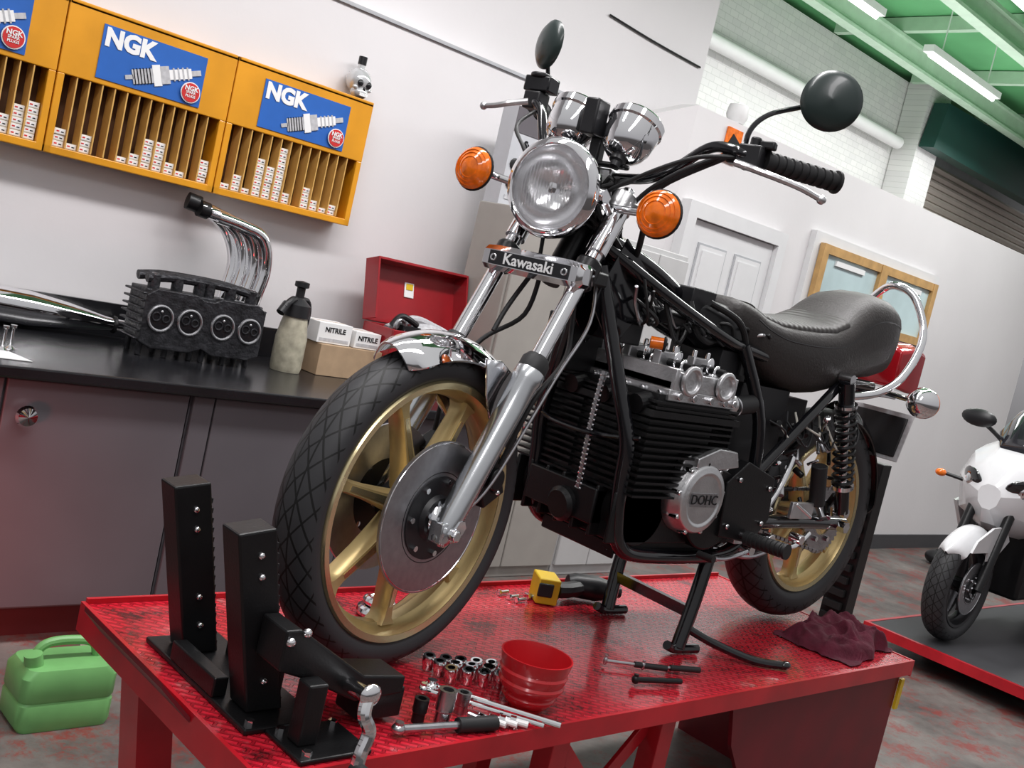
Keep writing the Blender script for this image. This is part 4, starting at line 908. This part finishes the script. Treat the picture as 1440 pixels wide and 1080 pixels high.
me=bpy.data.meshes.new("cleaning_cloth");bm.to_mesh(me);bm.free();me.materials.append(CLOTH);me.polygons.foreach_set("use_smooth",[True]*len(me.polygons))
o=bpy.data.objects.new("cleaning_cloth",me);COL.objects.link(o);o.location=(3.12,1.54,TZ);o.rotation_euler[2]=.15;o["label"]="crumpled dark maroon cloth on the red lift table";o["category"]="cloth"
# ------------------------------------------------------------ things on the table
b=MB().lathe([(0,0),(.036,0),(.038,.006),(.046,.010),(.058,.026),(.0585,.030),(.055,.034),(.067,.048),(.072,.056),(.0725,.060),(.069,.065),(.075,.080),(.0755,.084),(.072,.089),(.076,.102),(.079,.118),(.075,.118),(.069,.084),(.055,.03),(.034,.012),(0,.010)],(1.655,1.455,TZ),(0,0,1),REDBOWL,48)
b.make("plastic_bowl",label="ribbed red plastic bowl standing on the lift table",category="bowl",off=(1.655,1.455,TZ),ang=30)
sk=MB().lathe([(0,.012),(.008,.012),(.0085,.034),(.0135,.034),(.0150,.031),(.0150,.014),(.0125,.010),(.0125,0),(0,0)],(0,0,0),(0,0,1),CHROME,16).make("socket",label="small chrome wrench socket on the lift table",category="socket",group="chrome sockets on the lift table")
first=True
for i in range(6):
    for j in range(3):
        loc=(1.545+i*.034+j*.006,1.665-j*.034-i*.016,TZ+.004);o=sk if first else sk.copy()
        if not first: COL.objects.link(o)
        first=False;o.location=loc;o.rotation_euler=(.18*(random.random()-.3),-.22+.12*random.random(),0)
for i,(x,y,h,r) in enumerate(((1.36,1.46,.05,.015),(1.40,1.435,.075,.019),(1.48,1.47,.045,.016))):
    MB().lathe([(0,.002),(r*.6,.002),(r*.6,h),(r,h),(r,h*.45),(r*.85,h*.4),(r*.85,0),(0,0)],(x,y,TZ),(0,0,1),STEEL if i else BLKM,20).make("deep_socket",label="upright deep steel socket beside the wheel clamp",category="socket",off=(x,y,TZ))
def wrench(p,q,r,nm,lab,cat_,head=.02,hm=CHROME,dark=None):
    p=V(p);q=V(q);t=thing(nm,lab,cat_,p);d=(q-p).normalized()
    MB().tube([p,q],r,hm,n=10).make("shaft",t)
    MB().ell(p,(head,head,.011),hm,14,8).cyl(p+V((0,0,-.008)),p+V((0,0,.014)),head*.6,hm).make("head",t)
    if dark: MB().cyl(q-d*.09,q,r*1.9,dark,n=12).make("handle",t)
z=TZ+.016
wrench((1.475,1.565,z),(1.64,1.335,z),.0065,"ratchet_wrench","long chrome ratchet wrench lying on the table","ratchet",.018)
wrench((1.445,1.555,z),(1.60,1.345,z),.005,"extension_bar","slim chrome extension bar lying on the table","tool",.011)
wrench((1.28,1.42,z),(1.50,1.385,z),.008,"ratchet_wrench","dark steel ratchet lying by the clamp","ratchet",.014,STEEL,RUB)
wrench((2.05,1.58,z),(2.20,1.50,z),.004,"screwdriver","black handled screwdriver on the tread plate","screwdriver",.006,STEEL,RUB)
wrench((2.14,1.53,z),(2.30,1.47,z),.004,"screwdriver","dark screwdriver with silver shaft on table","screwdriver",.006,STEEL,RUB)
wrench((2.04,1.47,z),(2.17,1.43,z),.007,"t_handle_key","black handled hex key on tread plate","tool",.010,BLKM)
for i in range(4):
    x=1.505+i*.02;y=1.43-i*.010
    b=MB().cyl((0,0,0),(.025,0,0),.006,STEEL,n=10).cyl((.022,0,0),(.034,0,0),.011,CHROME,n=6).cyl((.034,0,0),(.06,0,0),.0065,WHITE,n=10)
    o=b.make("spark_plug",label="loose spark plug with white insulator on table",category="spark plug",group="loose spark plugs");o.location=(x-.03,y+.01,TZ+.012);o.rotation_euler[2]=-1.2+i*.1
t=thing("cordless_drill","yellow and black cordless drill lying on its side","drill",(2.40,1.95,TZ))
R=Matrix.Rotation(-.55,3,'Z')
def dr(c): return V((2.37,2.01,TZ))+R@V(c)
MB().lathe([(0,0),(.028,0),(.036,.02),(.038,.09),(.03,.13),(0,.13)],dr((-.02,0,.042)),R@V((1,0,0)),BLKP,20).make("motor_body",t)
MB().cyl(dr((.11,0,.042)),dr((.15,0,.042)),.024,BLKP,.016).make("chuck",t)
MB().tube([dr((.01,-.02,.04)),dr((-.03,-.05,.038)),dr((-.07,-.07,.038))],.024,BLKP).make("handle",t)
MB().box(dr((-.105,-.07,.04)),(.065,.09,.075),YELD,R).box(dr((-.115,-.117,.045)),(.045,.008,.04),BLKP,R).make("battery_pack",t,bev=.006)
t=thing("bearing_ring","chrome bearing ring lying behind the front wheel","engine part",(1.62,1.97,TZ))
MB().torus((1.62,1.97,TZ+.015),(0,0,1),.04,.014,CHROME).torus((1.62,1.97,TZ+.038),(.1,0,1),.03,.012,CHROME).make("outer_ring",t)
MB().cyl((1.62,1.97,TZ+.01),(1.62,1.97,TZ+.045),.012,STEEL).make("core",t)
for i in range(8):
    x=2.12+.05*random.random()*3;y=2.06-.04*random.random()*2
    MB().cyl((x,y,TZ+.009),(x+.035,y+.01*random.random(),TZ+.009),.005,STEEL,n=8).cyl((x,y,TZ+.009),(x-.007,y,TZ+.009),.009,CHROME,n=6).make("loose_bolt",label="small loose steel bolt on the tread plate",category="bolt",group="loose bolts",off=(x,y,TZ))
# ------------------------------------------------------------ second lift + white motorcycle
t=thing("low_lift_platform","low red-edged lift platform with dark deck","lift table",(6.4,1.95,0))
MB().bb((5.326,1.451,.12),(7.8,2.469,.15),BASEB).make("deck",t,smooth=False)
MB().bb((5.30,1.43,.10),(5.325,2.49,.152),TREDP).bb((5.325,1.43,.10),(7.8,1.45,.152),TREDP).bb((5.325,2.47,.10),(7.8,2.49,.152),TREDP).bb((5.7,1.6,0),(7.4,2.3,.12),BLKM).make("edge_rail",t,smooth=False)
WB=thing("sport_motorcycle","white faired sports motorcycle parked on the low platform","motorcycle",(6.2,2.19,.15))
T2=Matrix((V((-1,0,0)),V((0,-1,0)),zd)).transposed().to_4x4();T2.translation=V((5.60,2.19,.455))
G2=mat("dark_alloy",(.05,.05,.055),.35,.7)
w2=wheel(T2,.215,.042,"front_wheel",5,.2,WB,G2,G2);tyre(T2,.304,.215,.058,w2);disc(T2,.07,w2,.07,.14)
fender(T2,.325,35,140,.075,.075,WHITEF,tip=.8).make("front_fender",WB)
MB().prism([(5.42,.66),(5.46,.72),(5.62,.79),(5.78,.80),(5.86,.72),(5.72,.62),(5.66,.55),(5.62,.66)],(0,2.105,0),(1,0,0),(0,0,1),(0,-.012,0),WHITEF).make("fender_side",WB)
for y in (2.09,2.29): MB().cyl((5.60,y,.455),(5.84,y,1.05),.026,BLKM).make("fork_leg",WB)
YC=2.19;DX=.10
def fs(x,pts): return [V((x+DX,YC+s_*w_,z)) for w_,z,s_ in [(w_,z,-1) for w_,z in pts]+[(w_,z,1) for w_,z in reversed(pts)]]
b=MB().loft([fs(5.58,[(.02,1.00),(.05,.98),(.06,.95),(.05,.90),(.02,.87)]),
 fs(5.66,[(.06,1.12),(.14,1.06),(.18,.98),(.13,.86),(.04,.79)]),
 fs(5.80,[(.09,1.22),(.22,1.14),(.27,1.00),(.23,.82),(.08,.74)]),
 fs(6.00,[(.11,1.27),(.25,1.18),(.31,1.02),(.28,.78),(.10,.72)]),
 fs(6.25,[(.10,1.22),(.22,1.14),(.29,.98),(.28,.74),(.10,.72)])],WHITEF);FA=b.make("fairing",WB,ang=25)
for s_ in (-1,1):
    MB().prism([(5.96,.84),(6.40,.95),(6.75,.80),(6.85,.50),(6.55,.32),(6.20,.30),(6.08,.48),(6.18,.62)],(0,YC+s_*.27,0),(1,0,0),(0,0,1),(0,s_*.02,0),WHITEF).make("belly_panel",WB)
b=MB().loft([fs(5.76,[(.03,1.235),(.07,1.22),(.085,1.20),(.07,1.18),(.03,1.17)]),fs(5.88,[(.05,1.38),(.11,1.34),(.15,1.27),(.13,1.22),(.05,1.20)]),fs(6.02,[(.06,1.46),(.13,1.40),(.18,1.30),(.15,1.22),(.05,1.20)])],SMOKE).make("windscreen",FA,ang=40)
for s_ in (-1,1):
    HR=Matrix.Rotation(s_*-.75,3,'Z')@Matrix.Rotation(-.45,3,'Y')
    MB().ell((5.665+DX,YC+s_*.135,1.00),(.024,.10,.07),DARKG,18,10,HR).ell((5.645+DX,YC+s_*.13,1.00),(.02,.040,.040),CHROME,14,8).make("headlight",FA)
    MB().ell((5.70+DX,YC+s_*.33,.98),(.035,.03,.022),ORANGE).cyl((5.74+DX,YC+s_*.2,.97),(5.71+DX,YC+s_*.31,.98),.01,BLKP).make("turn_signal",FA)
MB().tube([(6.0,2.32,1.22),(5.98,2.37,1.26),(5.95,2.41,1.29)],.012,BLKP).ell((5.93,2.45,1.32),(.035,.10,.050),BLKP,16,10).make("mirror",FA)
MB().tube([(6.0,2.06,1.22),(5.98,2.0,1.26),(5.95,1.96,1.29)],.012,BLKP).ell((5.93,1.90,1.32),(.035,.10,.050),BLKP,16,10).make("mirror",FA)
MB().loft([fs(6.15,[(.06,1.24),(.14,1.2),(.18,1.1),(.16,1.0),(.05,.95)]),fs(6.45,[(.06,1.26),(.15,1.2),(.19,1.1),(.16,1.0),(.05,.95)]),fs(6.75,[(.06,1.14),(.13,1.1),(.16,1.05),(.14,.98),(.05,.95)]),fs(7.5,[(.04,1.3),(.07,1.27),(.08,1.22),(.06,1.18),(.04,1.16)])],BLKG).make("fuel_tank",WB,ang=60)
T3=T2.copy();T3.translation=V((7.05,2.19,.460))
w3=wheel(T3,.215,.05,"rear_wheel",5,.2,WB,G2,G2);tyre(T3,.308,.215,.08,w3)
MB().bb((6.0,2.03,.4),(6.8,2.35,.95),BLKM).make("engine",WB,bev=.02)
MB().tube([(8.6,3.6,.03),(8.62,3.6,.10),(8.9,3.55,.14),(9.1,3.5,.30)],.03,BLKP).ell((8.62,3.6,.06),(.09,.09,.06),BLKP).make("trolley_jack",label="small black trolley jack by the white wall",category="jack")
# ------------------------------------------------------------ lights
def area(nm,loc,rot,sx,sy,e,col=(1,1,1)):
    l=bpy.data.lights.new(nm,"AREA");l.shape='RECTANGLE';l.size=sx;l.size_y=sy;l.energy=e;l.color=col
    o=bpy.data.objects.new(nm,l);COL.objects.link(o);o.location=loc;o.rotation_euler=rot;return o
area("ceiling_light_bench",(1.6,2.3,3.6),(math.radians(12),0,0),3.0,.3,68,(1,.98,.98))
area("ceiling_light_front",(.6,.4,3.4),(math.radians(-10),0,.3),3.0,.4,50,(1,.97,.98))
area("ceiling_light_mid",(4.2,2.2,3.9),(0,0,0),3.0,.4,88,(1,.98,.98))
area("ceiling_light_far",(8.0,2.4,4.1),(0,0,0),3.5,.5,115,(1,1,.99))
area("ceiling_light_back",(9.5,5.2,4.1),(0,0,0),5.5,.4,110,(1,1,.99))
area("added_ceiling_fill",(9.0,4.6,3.4),(math.pi,0,0),6,2.0,58,(1,1,1))  # added fill facing up to brighten the ceiling, no fixture here
l=bpy.data.lights.new("red_leak_glow","SPOT");l.energy=70;l.color=(1,.07,.06);l.shadow_soft_size=.12;l.spot_size=math.radians(62);l.spot_blend=1  # made-up lamp out of view, adds a red light-leak glow to the cupboards
o=bpy.data.objects.new("red_leak_glow",l);COL.objects.link(o);o.location=(.15,2.35,.5)
o.rotation_euler=(V((.80,3.24,.36))-V((.15,2.35,.5))).to_track_quat('-Z','Y').to_euler()
w=bpy.data.worlds.new("world");SC.world=w;w.use_nodes=True;N=w.node_tree.nodes;L=w.node_tree.links
bg=N["Background"];tc=N.new("ShaderNodeTexCoord");sp=N.new("ShaderNodeSeparateXYZ");L.new(tc.outputs["Generated"],sp.inputs[0])
r=N.new("ShaderNodeValToRGB");e=r.color_ramp.elements;e[0].position=0;e[0].color=(.06,.05,.05,1);e[1].position=1;e[1].color=(.9,.9,.9,1)
x=e.new(.46);x.color=(.12,.11,.11,1);x=e.new(.53);x.color=(.58,.57,.59,1)
mr=N.new("ShaderNodeMapRange");mr.inputs["From Min"].default_value=-1;L.new(sp.outputs[2],mr.inputs["Value"]);L.new(mr.outputs[0],r.inputs["Fac"])
L.new(r.outputs["Color"],bg.inputs["Color"]);bg.inputs["Strength"].default_value=.66
SC.view_settings.view_transform='Standard'
